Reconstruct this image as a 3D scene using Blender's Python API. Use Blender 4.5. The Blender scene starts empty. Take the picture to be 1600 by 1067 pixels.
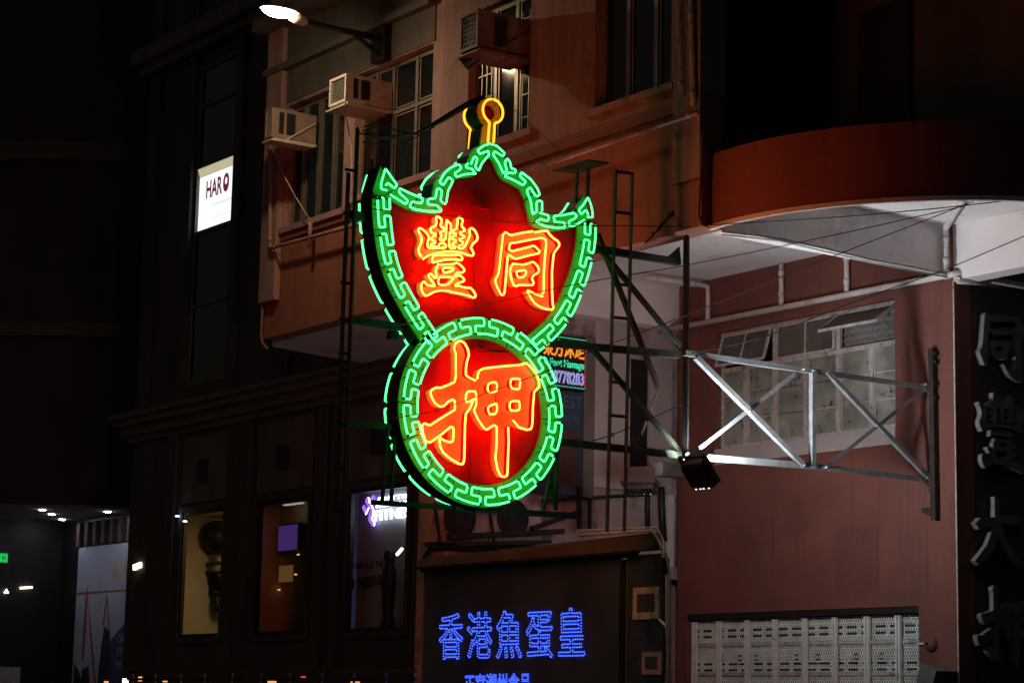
import bpy, bmesh, math, random
from mathutils import Vector as V, Matrix
from mathutils.geometry import tessellate_polygon
random.seed(7)
SC = bpy.context.scene
COL = SC.collection

# ------------------------------------------------------------------ camera
FPX, YAW, PITCH, ROLL = 3427.45, 0.6171502, 0.16745507, 0.02065853
EYE = V((0, 0, 1.6))
_fw = V((-math.cos(YAW)*math.cos(PITCH), math.sin(YAW)*math.cos(PITCH), math.sin(PITCH)))
_rt = _fw.cross(V((0, 0, 1))).normalized()
_up = _rt.cross(_fw)
_r = _rt*math.cos(ROLL) + _up*math.sin(ROLL)
_u = -_rt*math.sin(ROLL) + _up*math.cos(ROLL)
cd = bpy.data.cameras.new('camera'); cam = bpy.data.objects.new('camera', cd); COL.objects.link(cam)
cd.sensor_width = 36.0; cd.lens = FPX*36/1600; cd.clip_end = 2000; cd.clip_start = 0.1
cam.matrix_world = Matrix((( _r.x, _u.x, -_fw.x, EYE.x), (_r.y, _u.y, -_fw.y, EYE.y), (_r.z, _u.z, -_fw.z, EYE.z), (0, 0, 0, 1)))
SC.camera = cam

# ------------------------------------------------------------------ night sky
w = bpy.data.worlds.new('World'); SC.world = w; w.use_nodes = True
wn = w.node_tree; bg = wn.nodes['Background']
sky = wn.nodes.new('ShaderNodeTexSky'); sky.sky_type = 'NISHITA'; sky.sun_disc = False
sky.sun_elevation = math.radians(0.6); sky.sun_rotation = math.radians(200); sky.dust_density = 5.0
tint = wn.nodes.new('ShaderNodeVectorMath'); tint.operation = 'MULTIPLY'; tint.inputs[1].default_value = (.90, .92, 1.0)
wn.links.new(sky.outputs['Color'], tint.inputs[0]); wn.links.new(tint.outputs[0], bg.inputs['Color'])
bg.inputs['Strength'].default_value = 0.04
SC.view_settings.view_transform = 'Standard'; SC.view_settings.look = 'None'
SC.view_settings.exposure = 0.0; SC.view_settings.gamma = 1.0
SC.view_settings.use_curve_mapping = False
SC.cycles.use_denoising = True
SC.cycles.max_bounces = 6; SC.cycles.diffuse_bounces = 3; SC.cycles.glossy_bounces = 3
SC.cycles.sample_clamp_indirect = 4.0

# ------------------------------------------------------------------ helpers
def on(px, py, ax, v):
    """point of a world plane (X, Y or Z = v) seen at a photograph pixel"""
    d = _fw*FPX + _r*(px-800) - _u*(py-533.5)
    i = 'XYZ'.index(ax)
    return EYE + d*((v-EYE[i])/d[i])

class MB:
    def __init__(s): s.v = []; s.f = []
    def add(s, vs, fs):
        n = len(s.v); s.v += [V(p) for p in vs]; s.f += [tuple(i+n for i in f) for f in fs]; return s
    def box(s, a, b):
        x0, x1 = sorted((a[0], b[0])); y0, y1 = sorted((a[1], b[1])); z0, z1 = sorted((a[2], b[2]))
        return s.add([(x0,y0,z0),(x1,y0,z0),(x1,y1,z0),(x0,y1,z0),(x0,y0,z1),(x1,y0,z1),(x1,y1,z1),(x0,y1,z1)],
                     [(3,2,1,0),(4,5,6,7),(0,1,5,4),(1,2,6,5),(2,3,7,6),(3,0,4,7)])
    def bar(s, p, q, wd, ht=None, side=None, twist=0):
        """straight bar of section wd x ht; side = direction of wd"""
        p, q = V(p), V(q); d = (q-p).normalized(); ht = ht or wd
        if side is None: side = V((0,0,1)) if abs(d.z) < .9 else V((1,0,0))
        a = V(side); a = (a - d*a.dot(d)).normalized(); b = d.cross(a)
        a = a*(wd/2); b = b*(ht/2)
        vs = [e + sa*a + sb*b for e in (p, q) for sa, sb in ((-1,-1),(1,-1),(1,1),(-1,1))]
        return s.add(vs, [(3,2,1,0),(4,5,6,7),(0,1,5,4),(1,2,6,5),(2,3,7,6),(3,0,4,7)])
    def angle(s, p, q, wd, t, a, b):
        """steel angle: two legs along directions a and b"""
        p, q = V(p), V(q); a = V(a); b = V(b)
        pr = [V((0,0,0)), a*wd, a*wd+b*t, a*t+b*t, a*t+b*wd, b*wd]
        vs = [p+k for k in pr]+[q+k for k in pr]
        fs = [(0,1,7,6),(1,2,8,7),(2,3,9,8),(3,4,10,9),(4,5,11,10),(5,0,6,11),(0,3,2,1),(0,5,4,3),(6,7,8,9),(6,9,10,11)]
        return s.add(vs, fs)
    def tube(s, pts, r, n=6, closed=False):
        pts = [V(p) for p in pts]; m = len(pts)
        if m < 2: return s
        rings = []; a = None
        for i in range(m):
            if closed: t = pts[(i+1) % m]-pts[i-1]
            else: t = pts[min(i+1, m-1)]-pts[max(i-1, 0)]
            t = t.normalized() if t.length > 1e-9 else V((0,0,1))
            if a is None: a = t.orthogonal().normalized()
            a = (a - t*a.dot(t)); a = a.normalized() if a.length > 1e-6 else t.orthogonal().normalized()
            b = t.cross(a)
            rr = r[i] if isinstance(r, (list, tuple)) else r
            rings.append([pts[i] + (a*math.cos(2*math.pi*k/n) + b*math.sin(2*math.pi*k/n))*rr for k in range(n)])
        n0 = len(s.v)
        for R in rings: s.v += R
        for i in range(m if closed else m-1):
            j = (i+1) % m
            for k in range(n):
                s.f.append((n0+i*n+k, n0+i*n+(k+1) % n, n0+j*n+(k+1) % n, n0+j*n+k))
        if not closed:
            s.f.append(tuple(n0+k for k in reversed(range(n)))); s.f.append(tuple(n0+(m-1)*n+k for k in range(n)))
        return s
    def prism(s, loops, vec):
        """extrude planar loops (first outer, rest holes) along vec"""
        loops = [[V(p) for p in l] for l in loops]; vec = V(vec)
        tri = tessellate_polygon(loops); flat = [p for l in loops for p in l]; n = len(flat)
        # cap orientation
        nrm = V((0,0,0))
        for t in tri: nrm += (flat[t[1]]-flat[t[0]]).cross(flat[t[2]]-flat[t[0]])
        tri = [t if (flat[t[1]]-flat[t[0]]).cross(flat[t[2]]-flat[t[0]]).dot(vec) > 0 else (t[0], t[2], t[1]) for t in tri]
        fs = [tuple(i+n for i in t) for t in tri] + [(t[2], t[1], t[0]) for t in tri]
        o = 0
        for l in loops:
            m = len(l)
            for i in range(m):
                j = (i+1) % m; fs.append((o+i, o+j, o+j+n, o+i+n))
            o += m
        return s.add(flat+[p+vec for p in flat], fs)
    def lathe(s, base, prof, n=16, axis='Z', a0=0, a1=2*math.pi):
        full = abs(a1-a0) > 6.28; m = n if full else n+1; n0 = len(s.v); base = V(base)
        for k in range(m):
            a = a0+(a1-a0)*k/n; c, d = math.cos(a), math.sin(a)
            for (r, h) in prof:
                s.v.append(base + {'Z': V((r*c, r*d, h)), 'Y': V((r*c, h, r*d)), 'X': V((h, r*c, r*d))}[axis])
        L = len(prof)
        for k in range(n):
            k2 = (k+1) % m
            for i in range(L-1):
                s.f.append((n0+k*L+i, n0+k2*L+i, n0+k2*L+i+1, n0+k*L+i+1))
        return s
    def mesh(s, name, mat, org=V((0,0,0)), smooth=False, fix=True):
        me = bpy.data.meshes.new(name)
        me.from_pydata([p-org for p in s.v], [], s.f)
        if fix:
            bm = bmesh.new(); bm.from_mesh(me); bmesh.ops.recalc_face_normals(bm, faces=bm.faces); bm.to_mesh(me); bm.free()
        if mat: me.materials.append(mat)
        if smooth:
            for p in me.polygons: p.use_smooth = True
        me.update(); return me

ORG = {}
def thing(name, label, cat, loc, group=None):
    o = bpy.data.objects.new(name, None); COL.objects.link(o); o.location = loc; o.empty_display_size = .2
    o['label'] = label; o['category'] = cat
    if group: o['group'] = group
    ORG[o.name] = V(loc); return o
def part(name, mb, mat, parent, smooth=False, label=None, stuff=False):
    org = ORG[parent.name]
    o = bpy.data.objects.new(name, mb.mesh(name, mat, org, smooth)); COL.objects.link(o); o.parent = parent
    ORG[o.name] = org
    if label: o['label'] = label
    if stuff: o['kind'] = 'stuff'
    return o
def single(name, mb, mat, label, cat, group=None, smooth=False):
    lo = V([min(p[i] for p in mb.v) for i in range(3)]); hi = V([max(p[i] for p in mb.v) for i in range(3)])
    org = V(((lo.x+hi.x)/2, (lo.y+hi.y)/2, lo.z))
    o = bpy.data.objects.new(name, mb.mesh(name, mat, org, smooth)); COL.objects.link(o); o.location = org
    ORG[o.name] = org; o['label'] = label; o['category'] = cat
    if group: o['group'] = group
    return o
def structure(name, mb, mat, smooth=False):
    o = bpy.data.objects.new(name, mb.mesh(name, mat, V((0,0,0)), smooth)); COL.objects.link(o); o['kind'] = 'structure'
    ORG[o.name] = V((0,0,0)); return o
def link_copy(o, loc_off, name=None):
    c = o.copy(); COL.objects.link(c); c.parent = o.parent; c.location = o.location + V(loc_off); ORG[c.name] = ORG[o.name]; return c

# ------------------------------------------------------------------ materials
def pmat(name, col, rough=.6, metal=0, var=.25, scale=6, bump=.15, bscale=40, streak=0, spec=.5, dirt=None, dirtscale=2.0, dirtamt=.5, grain=0, drips=None):
    m = bpy.data.materials.new(name); m.use_nodes = True; nt = m.node_tree; N = nt.nodes; L = nt.links
    b = N['Principled BSDF']; b.inputs['Roughness'].default_value = rough; b.inputs['Metallic'].default_value = metal
    b.inputs['Specular IOR Level'].default_value = spec
    g = N.new('ShaderNodeNewGeometry')
    n1 = N.new('ShaderNodeTexNoise'); n1.inputs['Scale'].default_value = scale; n1.inputs['Detail'].default_value = 6
    src = g.outputs['Position']
    if streak:
        mp = N.new('ShaderNodeVectorMath'); mp.operation = 'MULTIPLY'; mp.inputs[1].default_value = (1, 1, 1/streak)
        L.new(src, mp.inputs[0]); L.new(mp.outputs[0], n1.inputs['Vector'])
    else: L.new(src, n1.inputs['Vector'])
    r = N.new('ShaderNodeMapRange'); r.inputs['To Min'].default_value = 1-var; r.inputs['To Max'].default_value = 1+var
    r.inputs['From Min'].default_value = .3; r.inputs['From Max'].default_value = .7
    L.new(n1.outputs['Fac'], r.inputs['Value'])
    mx = N.new('ShaderNodeVectorMath'); mx.operation = 'SCALE'; mx.inputs[0].default_value = col[:3]
    L.new(r.outputs[0], mx.inputs['Scale'])
    out = mx.outputs[0]
    if dirt:
        n3 = N.new('ShaderNodeTexNoise'); n3.inputs['Scale'].default_value = dirtscale; n3.inputs['Detail'].default_value = 8; n3.inputs['Roughness'].default_value = .7
        L.new(src, n3.inputs['Vector'])
        r3 = N.new('ShaderNodeMapRange'); r3.inputs['From Min'].default_value = .62-dirtamt*.25; r3.inputs['From Max'].default_value = .70-dirtamt*.1
        L.new(n3.outputs['Fac'], r3.inputs['Value'])
        mm = N.new('ShaderNodeMix'); mm.data_type = 'RGBA'; L.new(r3.outputs[0], mm.inputs[0])
        L.new(out, mm.inputs[6]); mm.inputs[7].default_value = (*dirt, 1); out = mm.outputs[2]
    if drips:   # rain streaks: a noise stretched down the wall
        n5 = N.new('ShaderNodeTexNoise'); n5.inputs['Scale'].default_value = 1.0; n5.inputs['Detail'].default_value = 5
        mp5 = N.new('ShaderNodeVectorMath'); mp5.operation = 'MULTIPLY'; mp5.inputs[1].default_value = (9, 9, .55)
        L.new(src, mp5.inputs[0]); L.new(mp5.outputs[0], n5.inputs['Vector'])
        r5 = N.new('ShaderNodeMapRange'); r5.inputs['From Min'].default_value = .52; r5.inputs['From Max'].default_value = .74; r5.inputs['To Max'].default_value = .75
        L.new(n5.outputs['Fac'], r5.inputs['Value'])
        m5 = N.new('ShaderNodeMix'); m5.data_type = 'RGBA'; L.new(r5.outputs[0], m5.inputs[0]); L.new(out, m5.inputs[6]); m5.inputs[7].default_value = (*drips, 1); out = m5.outputs[2]
    if grain:
        n4 = N.new('ShaderNodeTexNoise'); n4.inputs['Scale'].default_value = 55; n4.inputs['Detail'].default_value = 3; L.new(src, n4.inputs['Vector'])
        r4 = N.new('ShaderNodeMapRange'); r4.inputs['From Min'].default_value = .3; r4.inputs['From Max'].default_value = .7; r4.inputs['To Min'].default_value = 1-grain; r4.inputs['To Max'].default_value = 1+grain
        L.new(n4.outputs['Fac'], r4.inputs['Value'])
        m4 = N.new('ShaderNodeVectorMath'); m4.operation = 'SCALE'; L.new(out, m4.inputs[0]); L.new(r4.outputs[0], m4.inputs['Scale']); out = m4.outputs[0]
    L.new(out, b.inputs['Base Color'])
    n2 = N.new('ShaderNodeTexNoise'); n2.inputs['Scale'].default_value = bscale; n2.inputs['Detail'].default_value = 4; L.new(src, n2.inputs['Vector'])
    bp = N.new('ShaderNodeBump'); bp.inputs['Strength'].default_value = bump; bp.inputs['Distance'].default_value = .01
    L.new(n2.outputs['Fac'], bp.inputs['Height']); L.new(bp.outputs[0], b.inputs['Normal'])
    rr = N.new('ShaderNodeMapRange'); rr.inputs['To Min'].default_value = max(0, rough-.1); rr.inputs['To Max'].default_value = min(1, rough+.1)
    L.new(n1.outputs['Fac'], rr.inputs['Value']); L.new(rr.outputs[0], b.inputs['Roughness'])
    return m
def emat(name, col, st, base=None):
    m = bpy.data.materials.new(name); m.use_nodes = True; b = m.node_tree.nodes['Principled BSDF']
    b.inputs['Base Color'].default_value = (*(base or (.02,.02,.02)), 1); b.inputs['Roughness'].default_value = .3
    b.inputs['Emission Color'].default_value = (*col, 1); b.inputs['Emission Strength'].default_value = st
    return m
M = dict(
 facade=pmat('facade_render', (.40,.252,.238), .85, streak=6, var=.18, scale=3, grain=.08, drips=(.24,.15,.13), dirt=(.16,.11,.09), dirtscale=1.3, dirtamt=.25),
 orange=pmat('orange_paint', (.33,.135,.092), .75, grain=.12, drips=(.22,.085,.05), streak=5, var=.15, scale=2.5, dirt=(.22,.07,.035), dirtscale=1.6, dirtamt=.2),
 parapet=pmat('orange_red_paint', (.225,.058,.050), .75, grain=.12, drips=(.17,.045,.028), streak=5, var=.15, scale=2.5, dirt=(.2,.05,.03), dirtscale=1.2, dirtamt=.2),
 redband=pmat('red_brown_paint', (.26,.08,.045), .75, streak=4, var=.2, scale=3),
 soffit=pmat('soffit_paint', (.80,.76,.75), .85, var=.08, scale=1.2, dirt=(.52,.46,.44), dirtscale=.9, dirtamt=.2, bump=.08),
 maroon=pmat('maroon_stucco', (.160,.054,.040), .8, var=.16, scale=2.2, grain=.22, drips=(.11,.042,.034), bump=.5, bscale=130, dirt=(.15,.052,.042), dirtscale=.7, dirtamt=.3),
 maroon2=pmat('maroon_patch', (.135,.046,.036), .8, var=.12, scale=2.2, grain=.2, bump=.5, bscale=130),
 blackwall=pmat('dark_maroon_tile', (.05,.03,.028), .6, var=.2, scale=3),
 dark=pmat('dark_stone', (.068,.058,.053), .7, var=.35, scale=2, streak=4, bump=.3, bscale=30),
 dark2=pmat('dark_stone_trim', (.14,.12,.105), .7, var=.3, scale=3, streak=3, bump=.3, bscale=30),
 grime=pmat('pinkish_wall', (.34,.27,.26), .85, var=.25, scale=4, streak=3, dirt=(.14,.1,.1), dirtscale=2, dirtamt=.35),
 panel=pmat('pale_panel', (.42,.37,.36), .8, var=.12, scale=2, streak=4),
 white=pmat('white_pipe_paint', (.62,.58,.56), .5, var=.12, scale=8, dirt=(.3,.25,.22), dirtscale=5, dirtamt=.2),
 frame=pmat('old_white_frame', (.45,.42,.40), .6, var=.25, scale=14, dirt=(.16,.13,.11), dirtscale=9, dirtamt=.3),
 alu=pmat('aluminium_frame', (.30,.275,.235), .4, metal=.6, var=.15, scale=10),
 glass=pmat('dark_glass', (.012,.013,.013), .08, var=.3, scale=2, bump=.01, bscale=3, spec=.6),
 frost=pmat('dusty_frosted_glass', (.235,.245,.21), .6, var=.4, scale=3.0, dirt=(.022,.022,.020), dirtscale=4.2, dirtamt=.28, bump=.1),
 frostd=pmat('dirty_wired_glass', (.085,.075,.065), .5, var=.35, scale=3, bump=.1),
 steel=pmat('galvanised_steel', (.42,.44,.45), .45, metal=.55, var=.22, scale=9, bump=.1, dirt=(.30,.28,.26), dirtscale=7, dirtamt=.2),
 gsteel=pmat('green_grey_painted_steel', (.055,.068,.045), .55, metal=.1, var=.4, scale=12, dirt=(.10,.05,.03), dirtscale=6, dirtamt=.35),
 black=pmat('black_metal', (.018,.017,.017), .5, metal=.2, var=.3, scale=12),
 rust=pmat('rusty_steel', (.075,.042,.027), .8, var=.4, scale=12),
 house=pmat('sign_housing_sheet', (.055,.045,.038), .6, metal=.3, var=.7, scale=14, dirt=(.11,.06,.04), dirtscale=12, dirtamt=.3),
 red=pmat('sign_red_paint', (.30,.002,.016), .5, var=.2, scale=3, streak=3, bump=.05, spec=.12, dirt=(.2,.002,.010), dirtscale=2, dirtamt=.25),
 orangep=pmat('letter_orange_paint', (.56,.25,.17), .5, var=.1, scale=5, bump=.05, dirt=(.55,.13,.05), dirtscale=5, dirtamt=.1),
 green=pmat('sign_green_paint', (.05,.36,.028), .5, var=.22, scale=9, bump=.05, dirt=(.16,.22,.025), dirtscale=6, dirtamt=.3),
 gold=pmat('sign_gold_paint', (.62,.30,.05), .5, var=.3, scale=16, bump=.05, dirt=(.22,.09,.03), dirtscale=16, dirtamt=.35),
 acw=pmat('ac_casing', (.52,.48,.43), .5, var=.1, scale=5, dirt=(.32,.27,.22), dirtscale=6, dirtamt=.25),
 fin=pmat('condenser_fins', (.20,.23,.23), .4, metal=.6, var=.3, scale=30),
 shop=pmat('charcoal_sign_board', (.032,.072,.125), .6, var=.5, scale=1.8, streak=2.5, bump=.2),
 bluetile=pmat('blue_grey_render', (.030,.075,.155), .7, var=.45, scale=5, bump=.3, dirt=(.02,.026,.036), dirtscale=3, dirtamt=.3),
 vent=pmat('vent_plastic', (.62,.70,.72), .5, var=.15, scale=10, dirt=(.22,.18,.13), dirtscale=9, dirtamt=.25),
 wire=pmat('cable_rubber', (.02,.018,.018), .6, var=.2),
 letter=pmat('dark_metal_letters', (.16,.15,.14), .45, metal=.3, var=.2, scale=8),  # darker grey: the unlit side of the letters put into the colour
 lettersd=pmat('pale_letter_returns', (.19,.18,.165), .5, var=.15, scale=8),  # paler grey: lamp light on the letter edges put into the colour
 road=pmat('asphalt', (.05,.05,.05), .85, var=.3, scale=8, bump=.5, bscale=120),
 pave=pmat('pavement', (.20,.19,.18), .85, var=.25, scale=5, bump=.3),
 cream=pmat('cream_wall', (.62,.52,.34), .8, var=.08, scale=2),
 bluewall=pmat('pale_blue_wall', (.42,.45,.52), .8, var=.1, scale=2),
 acdim=pmat('ac_casing_dingy', (.26,.19,.155), .6, var=.2, scale=5),  # browner, darker version of the casing colour
 whitebar=pmat('white_grille_paint', (.76,.73,.70), .5, var=.1, scale=9, dirt=(.42,.36,.30), dirtscale=7, dirtamt=.15),
 lattice=pmat('pale_lattice', (.80,.86,.80), .6, var=.15, scale=6),
 latback=pmat('lattice_backing', (.06,.065,.06), .7, var=.3, scale=4),
 lintel=pmat('grey_lintel_panel', (.13,.115,.10), .8, var=.25, scale=3, streak=3),
 rustcase=pmat('rusty_casing', (.17,.085,.06), .6, var=.25, scale=8),  # plain dark brown casing colour
 ledgemat=pmat('stained_ledge', (.055,.047,.045), .9, var=.4, scale=4, dirt=(.05,.04,.035), dirtscale=3, dirtamt=.5),
 conduit=pmat('brown_conduit', (.22,.10,.06), .6, var=.2, scale=10),
 steelrail=pmat('dark_rail', (.035,.03,.028), .5, metal=.4, var=.3, scale=10),
)
E_OR = emat('neon_orange_glow', (1.0,.062,.008), 30)
E_GR = emat('neon_green_glow', (.07,1.0,.25), 2.9)
E_YE = emat('neon_yellow_glow', (1.0,.42,.02), 2.2)
E_LAMP = emat('street_lamp_glow', (1.0,.72,.42), 225)
E_FLOOD = emat('floodlight_led', (.90,.96,1.0), 570)
E_BLUE = emat('led_blue', (.045,.11,1.0), 3.2)
E_AMB = emat('led_amber', (1.0,.30,.02), 1.6)
E_CYAN = emat('led_green', (.04,.85,.42), 1.0)
E_VIO = emat('led_violet', (.48,.45,1.0), 1.1)
E_REDL = emat('led_red', (1.0,.05,.10), .9)
E_BOX = emat('lightbox_white', (.86,1.0,.96), 1.15)
E_BOXW = emat('lightbox_warm', (.95,.85,.55), .55)
E_HARO = emat('lightbox_print_maroon', (.16,.012,.03), 1.0)
E_FITW = emat('fitness_letters_glow', (.85,.92,1.0), 3.2)
E_FITP = emat('fitness_figure_glow', (.42,.16,1.0), 1.1)
E_DOWN = emat('downlight_glow', (.80,.88,1.0), 6)
E_PORCH = emat('porch_downlight_glow', (.80,.86,1.0), 75)
E_ROOM = emat('room_lamp_warm', (1.0,.78,.42), 26)
E_SMALL = emat('small_lamp_glow', (1.0,.85,.62), 3.0)
E_WARM = emat('amber_lamp_glow', (1.0,.45,.14), 1.0)
E_EXIT = emat('exit_sign_green', (.02,1.0,.18), .9)
E_PURP = emat('screen_purple', (.16,.07,.42), .24)
E_PALE = emat('small_white_light', (.9,.95,1.0), 2.0)

# ------------------------------------------------------------------ key planes
YF = 15.5      # street front of the corner building, upper floors
YM = 19.40     # recessed maroon wall under the overhang
YL = 18.2      # front of the dark neighbour
XS = -18.14    # side street face of the maroon block
XW = -23.7     # side wall with the massage sign
ZS = 6.965     # underside of the overhang and its beams
ZT = 7.54      # ceiling between the beams
KM = YM/17.515
def mz(z): return 1.6+(z-1.6)*KM

# ------------------------------------------------------------------ ground
structure('road', MB().add([(-400,-300,0),(300,-300,0),(300,400,0),(-400,400,0)], [(0,1,2,3)]), M['road'])
structure('pavement', MB().box((-80,13.2,.004),(-13.4,17.5,.13)).box((-13.4,13.2,.004),(-12.4,60,.13)), M['pave'])
structure('kerb', MB().box((-80,12.98,.004),(-12.2,13.19,.14)), M['dark2'])
structure('lane_marking', MB().box((-80,8.9,.004),(0,9.02,.008)).box((-80,5.1,.004),(0,5.22,.008)), M['white'])

# ------------------------------------------------------------------ corner building
cb = thing('corner_building', 'corner tenement with orange overhanging floor, round balcony and maroon ground block', 'building', (-20,20,0))
# window openings in the upper front: x0, x1, z0, z1
wa = (-27.72, -26.06, 8.55, 10.40); wb = (-25.78, -23.80, 8.66, 10.44); wc = (-22.95, -21.57, 8.78, 10.62); wd = (-20.24, -18.80, 8.74, 11.0)
wins = [wa, wb, wc, wd]
fw_ = MB(); x = -28.20
for (a, b, z0, z1) in wins:
    fw_.box((x, YF, 8.5), (a, YF+.3, 13.2)); fw_.box((a, YF, z1), (b, YF+.3, 13.2)); fw_.box((a, YF, 8.5), (b, YF+.3, z0)); x = b
fw_.box((x, YF, 8.5), (-18.2, YF+.3, 13.2))
part('front_wall', fw_, M['facade'], cb)
part('parapet', MB().box((-28.2, YF+.003, ZS), (-18.2, YF+.28, 8.497)), M['orange'], cb)
part('painted_band', MB().box((-28.2, YF-.03, 8.36), (-18.66, YF+.002, 8.50)), M['redband'], cb)
for (a, b, z0, z1) in wins:
    part('sill', MB().box((a-.10, YF-.07, z0-.09), (b+.10, YF+.12, z0-.004)), M['facade'], cb)
part('upper_ledge', MB().box((-28.3, YF-.14, 10.95), (-23.75, YF-.002, 11.05)).box((-28.3, YF-.35, 11.62), (-18.1, YF-.002, 11.8)), M['lintel'], cb)
part('lintel_panel', MB().box((-27.74, YF-.02, 10.46), (-23.75, YF-.001, 10.948)), M['lintel'], cb)
part('upper_panel', MB().box((-28.2, YF-.025, 11.052), (-18.7, YF-.001, 11.618)), M['lintel'], cb)  # dark sheet on the wall: shade above the street lamp put into colour
part('side_wall', MB().box((-28.2, YF+.31, ZS+.001), (-27.95, 26, 13.2)), M['facade'], cb)
part('floor_slab', MB().prism([[(-28.22,YF+.29,ZS),(-23.76,YF+.29,ZS),(-23.76,26,ZS),(-29.2,26,ZS),(-29.15,18.2,ZS),(-29.0,17.0,ZS),(-28.72,15.95,ZS)]], (0,0,.18)), M['soffit'], cb)
part('ceiling', MB().box((-23.44,YF+.29,ZT),(-18.43,26,ZT+.15)), M['soffit'], cb)
part('slab_edge_beam', MB().box((-23.75,YF+.29,ZS+.001),(-23.45,24,ZT+.15)), M['soffit'], cb)
# pilasters
part('pilaster', MB().box((-28.21, YF-.10, 7.49), (-27.76, YF-.001, 13.2)), M['facade'], cb)
part('pilaster', MB().box((-18.66, YF-.08, ZS+.55), (-18.19, YF-.001, 13.2)), M['facade'], cb)
part('pilaster', MB().box((-18.66, YF-.05, ZS), (-18.19, YF-.001, ZS+.54)), M['orange'], cb)
part('balcony_side_wall', MB().box((-18.31, YF+.305, 7.72), (-18.195, 30, 13.2)), M['dark'], cb)
part('upper_room_back', MB().box((-27.9,17.2,ZT+.16),(-18.32,17.3,13)).box((-27.9,15.85,11.1),(-18.3,17.2,11.2)), M['black'], cb)

def casement(par, x0, x1, z0, z1, Y, cols, trans, fm, gm, fw=.05, fd=.05):
    """steel window: outer frame, mullions, transom, one pane per light"""
    f = MB()
    f.box((x0,Y,z0),(x0+fw,Y+fd,z1)).box((x1-fw,Y,z0),(x1,Y+fd,z1)).box((x0+fw,Y,z0),(x1-fw,Y+fd,z0+fw)).box((x0+fw,Y,z1-fw),(x1-fw,Y+fd,z1))
    fr = part('window_frame', f, fm, par)
    xs = [x0]+[x0+(x1-x0)*c for c in cols]+[x1]
    for c in xs[1:-1]: part('mullion', MB().box((c-fw/2,Y-.012,z0+fw+.002),(c+fw/2,Y+fd-.003,z1-fw-.002)), fm, fr)
    zs = [z0, z1]
    if trans:
        zt = z0+(z1-z0)*trans; zs = [z0, zt, z1]
        part('transom', MB().box((x0+fw+.002,Y-.008,zt-fw/2),(x1-fw-.002,Y+fd-.006,zt+fw/2)), fm, fr)
    for i in range(len(xs)-1):
        for k in range(len(zs)-1):
            a, b = xs[i]+.02, xs[i+1]-.02
            part('pane', MB().box((a,Y+.022,zs[k]+.02),(b,Y+.028,zs[k+1]-.02)), gm, fr)
            # thin sash bead round the pane
            s_ = MB(); t = .022; a += fw/2; b -= fw/2; p, q = zs[k]+fw/2+.02, zs[k+1]-fw/2-.02
            s_.box((a,Y+.003,p),(a+t,Y+.02,q)).box((b-t,Y+.003,p),(b,Y+.02,q)).box((a+t,Y+.003,p),(b-t,Y+.02,p+t)).box((a+t,Y+.003,q-t),(b-t,Y+.02,q))
            part('sash', s_, fm, fr)
    return fr
casement(cb, *wa, YF+.12, (.20,.46,.72), None, M['alu'], M['glass'])
casement(cb, *wb, YF+.12, (.20,.42,.72), .60, M['alu'], M['glass'])
casement(cb, *wc, YF+.12, (.34,.68), .72, M['alu'], M['glass'])
casement(cb, *wd, YF+.12, (.36,.72), None, M['alu'], M['glass'])
# inner burglar bars of the middle window
g = MB()
for k in range(4):
    xx = wc[0]+.07+k*.11; g.bar((xx,YF+.10,8.9),(xx,YF+.10,10.2),.014)
for zz in (9.15,9.45,9.75,10.0): g.bar((wc[0]+.07,YF+.10,zz),(wc[0]+.42,YF+.10,zz),.014)
for zz in (9.0,9.3,9.9,10.3): g.bar((wc[1]-.30,YF+.10,zz),(wc[1]-.04,YF+.10,zz),.012)
for xx in (wc[1]-.30,wc[1]-.16): g.bar((xx,YF+.10,8.85),(xx,YF+.10,10.4),.012)
part('burglar_bars', g, M['alu'], cb)
# round balcony: curved parapet, floor, ceiling, back wall
AC = V((-17.82, 18.77, 0)); R0 = 3.20
arc = [AC+V((math.cos(a), math.sin(a), 0))*R0 for a in [math.radians(-96.8+96.8*k/40) for k in range(41)]]
arc += [V((AC.x+R0, 22, 0)), V((AC.x+R0, 30, 0))]
def offs(path, d):
    o = []
    for i, p in enumerate(path):
        t = (path[min(i+1,len(path)-1)]-path[max(i-1,0)]).normalized(); o.append(p+V((-t.y, t.x, 0))*d)
    return o
inn = offs(arc, .15)
def ribbon(a, b, z0, z1):
    m = MB(); n = len(a)
    for P, z in ((a,z0),(a,z1),(b,z1),(b,z0)): m.v += [V((p.x,p.y,z)) for p in P]
    for i in range(n-1):
        for r0 in range(4):
            r1 = (r0+1) % 4; m.f.append((r0*n+i, r0*n+i+1, r1*n+i+1, r1*n+i))
    m.f += [(0,n,2*n,3*n),(n-1,4*n-1,3*n-1,2*n-1)]
    return m
part('round_parapet', ribbon(arc, inn, ZS+.02, 7.80), M['parapet'], cb, smooth=False)
part('parapet_lip', ribbon(offs(arc,-.035), offs(arc,.02), ZS-.03, ZS+.019), M['soffit'], cb)
part('balcony_floor', MB().prism([[V((p.x,p.y,ZT)) for p in inn]+[V((-18.19,30,ZT)), V((-18.19,15.8,ZT))]], (0,0,.16)), M['soffit'], cb)
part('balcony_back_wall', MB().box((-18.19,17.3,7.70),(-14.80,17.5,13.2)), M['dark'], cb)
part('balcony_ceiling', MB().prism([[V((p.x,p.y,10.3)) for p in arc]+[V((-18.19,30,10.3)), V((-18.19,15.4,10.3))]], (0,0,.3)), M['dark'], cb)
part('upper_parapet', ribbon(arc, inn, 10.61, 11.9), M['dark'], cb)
part('balcony_shutter', MB().box((-17.55,17.24,7.9),(-16.75,17.298,9.6)), M['black'], cb)

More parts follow.
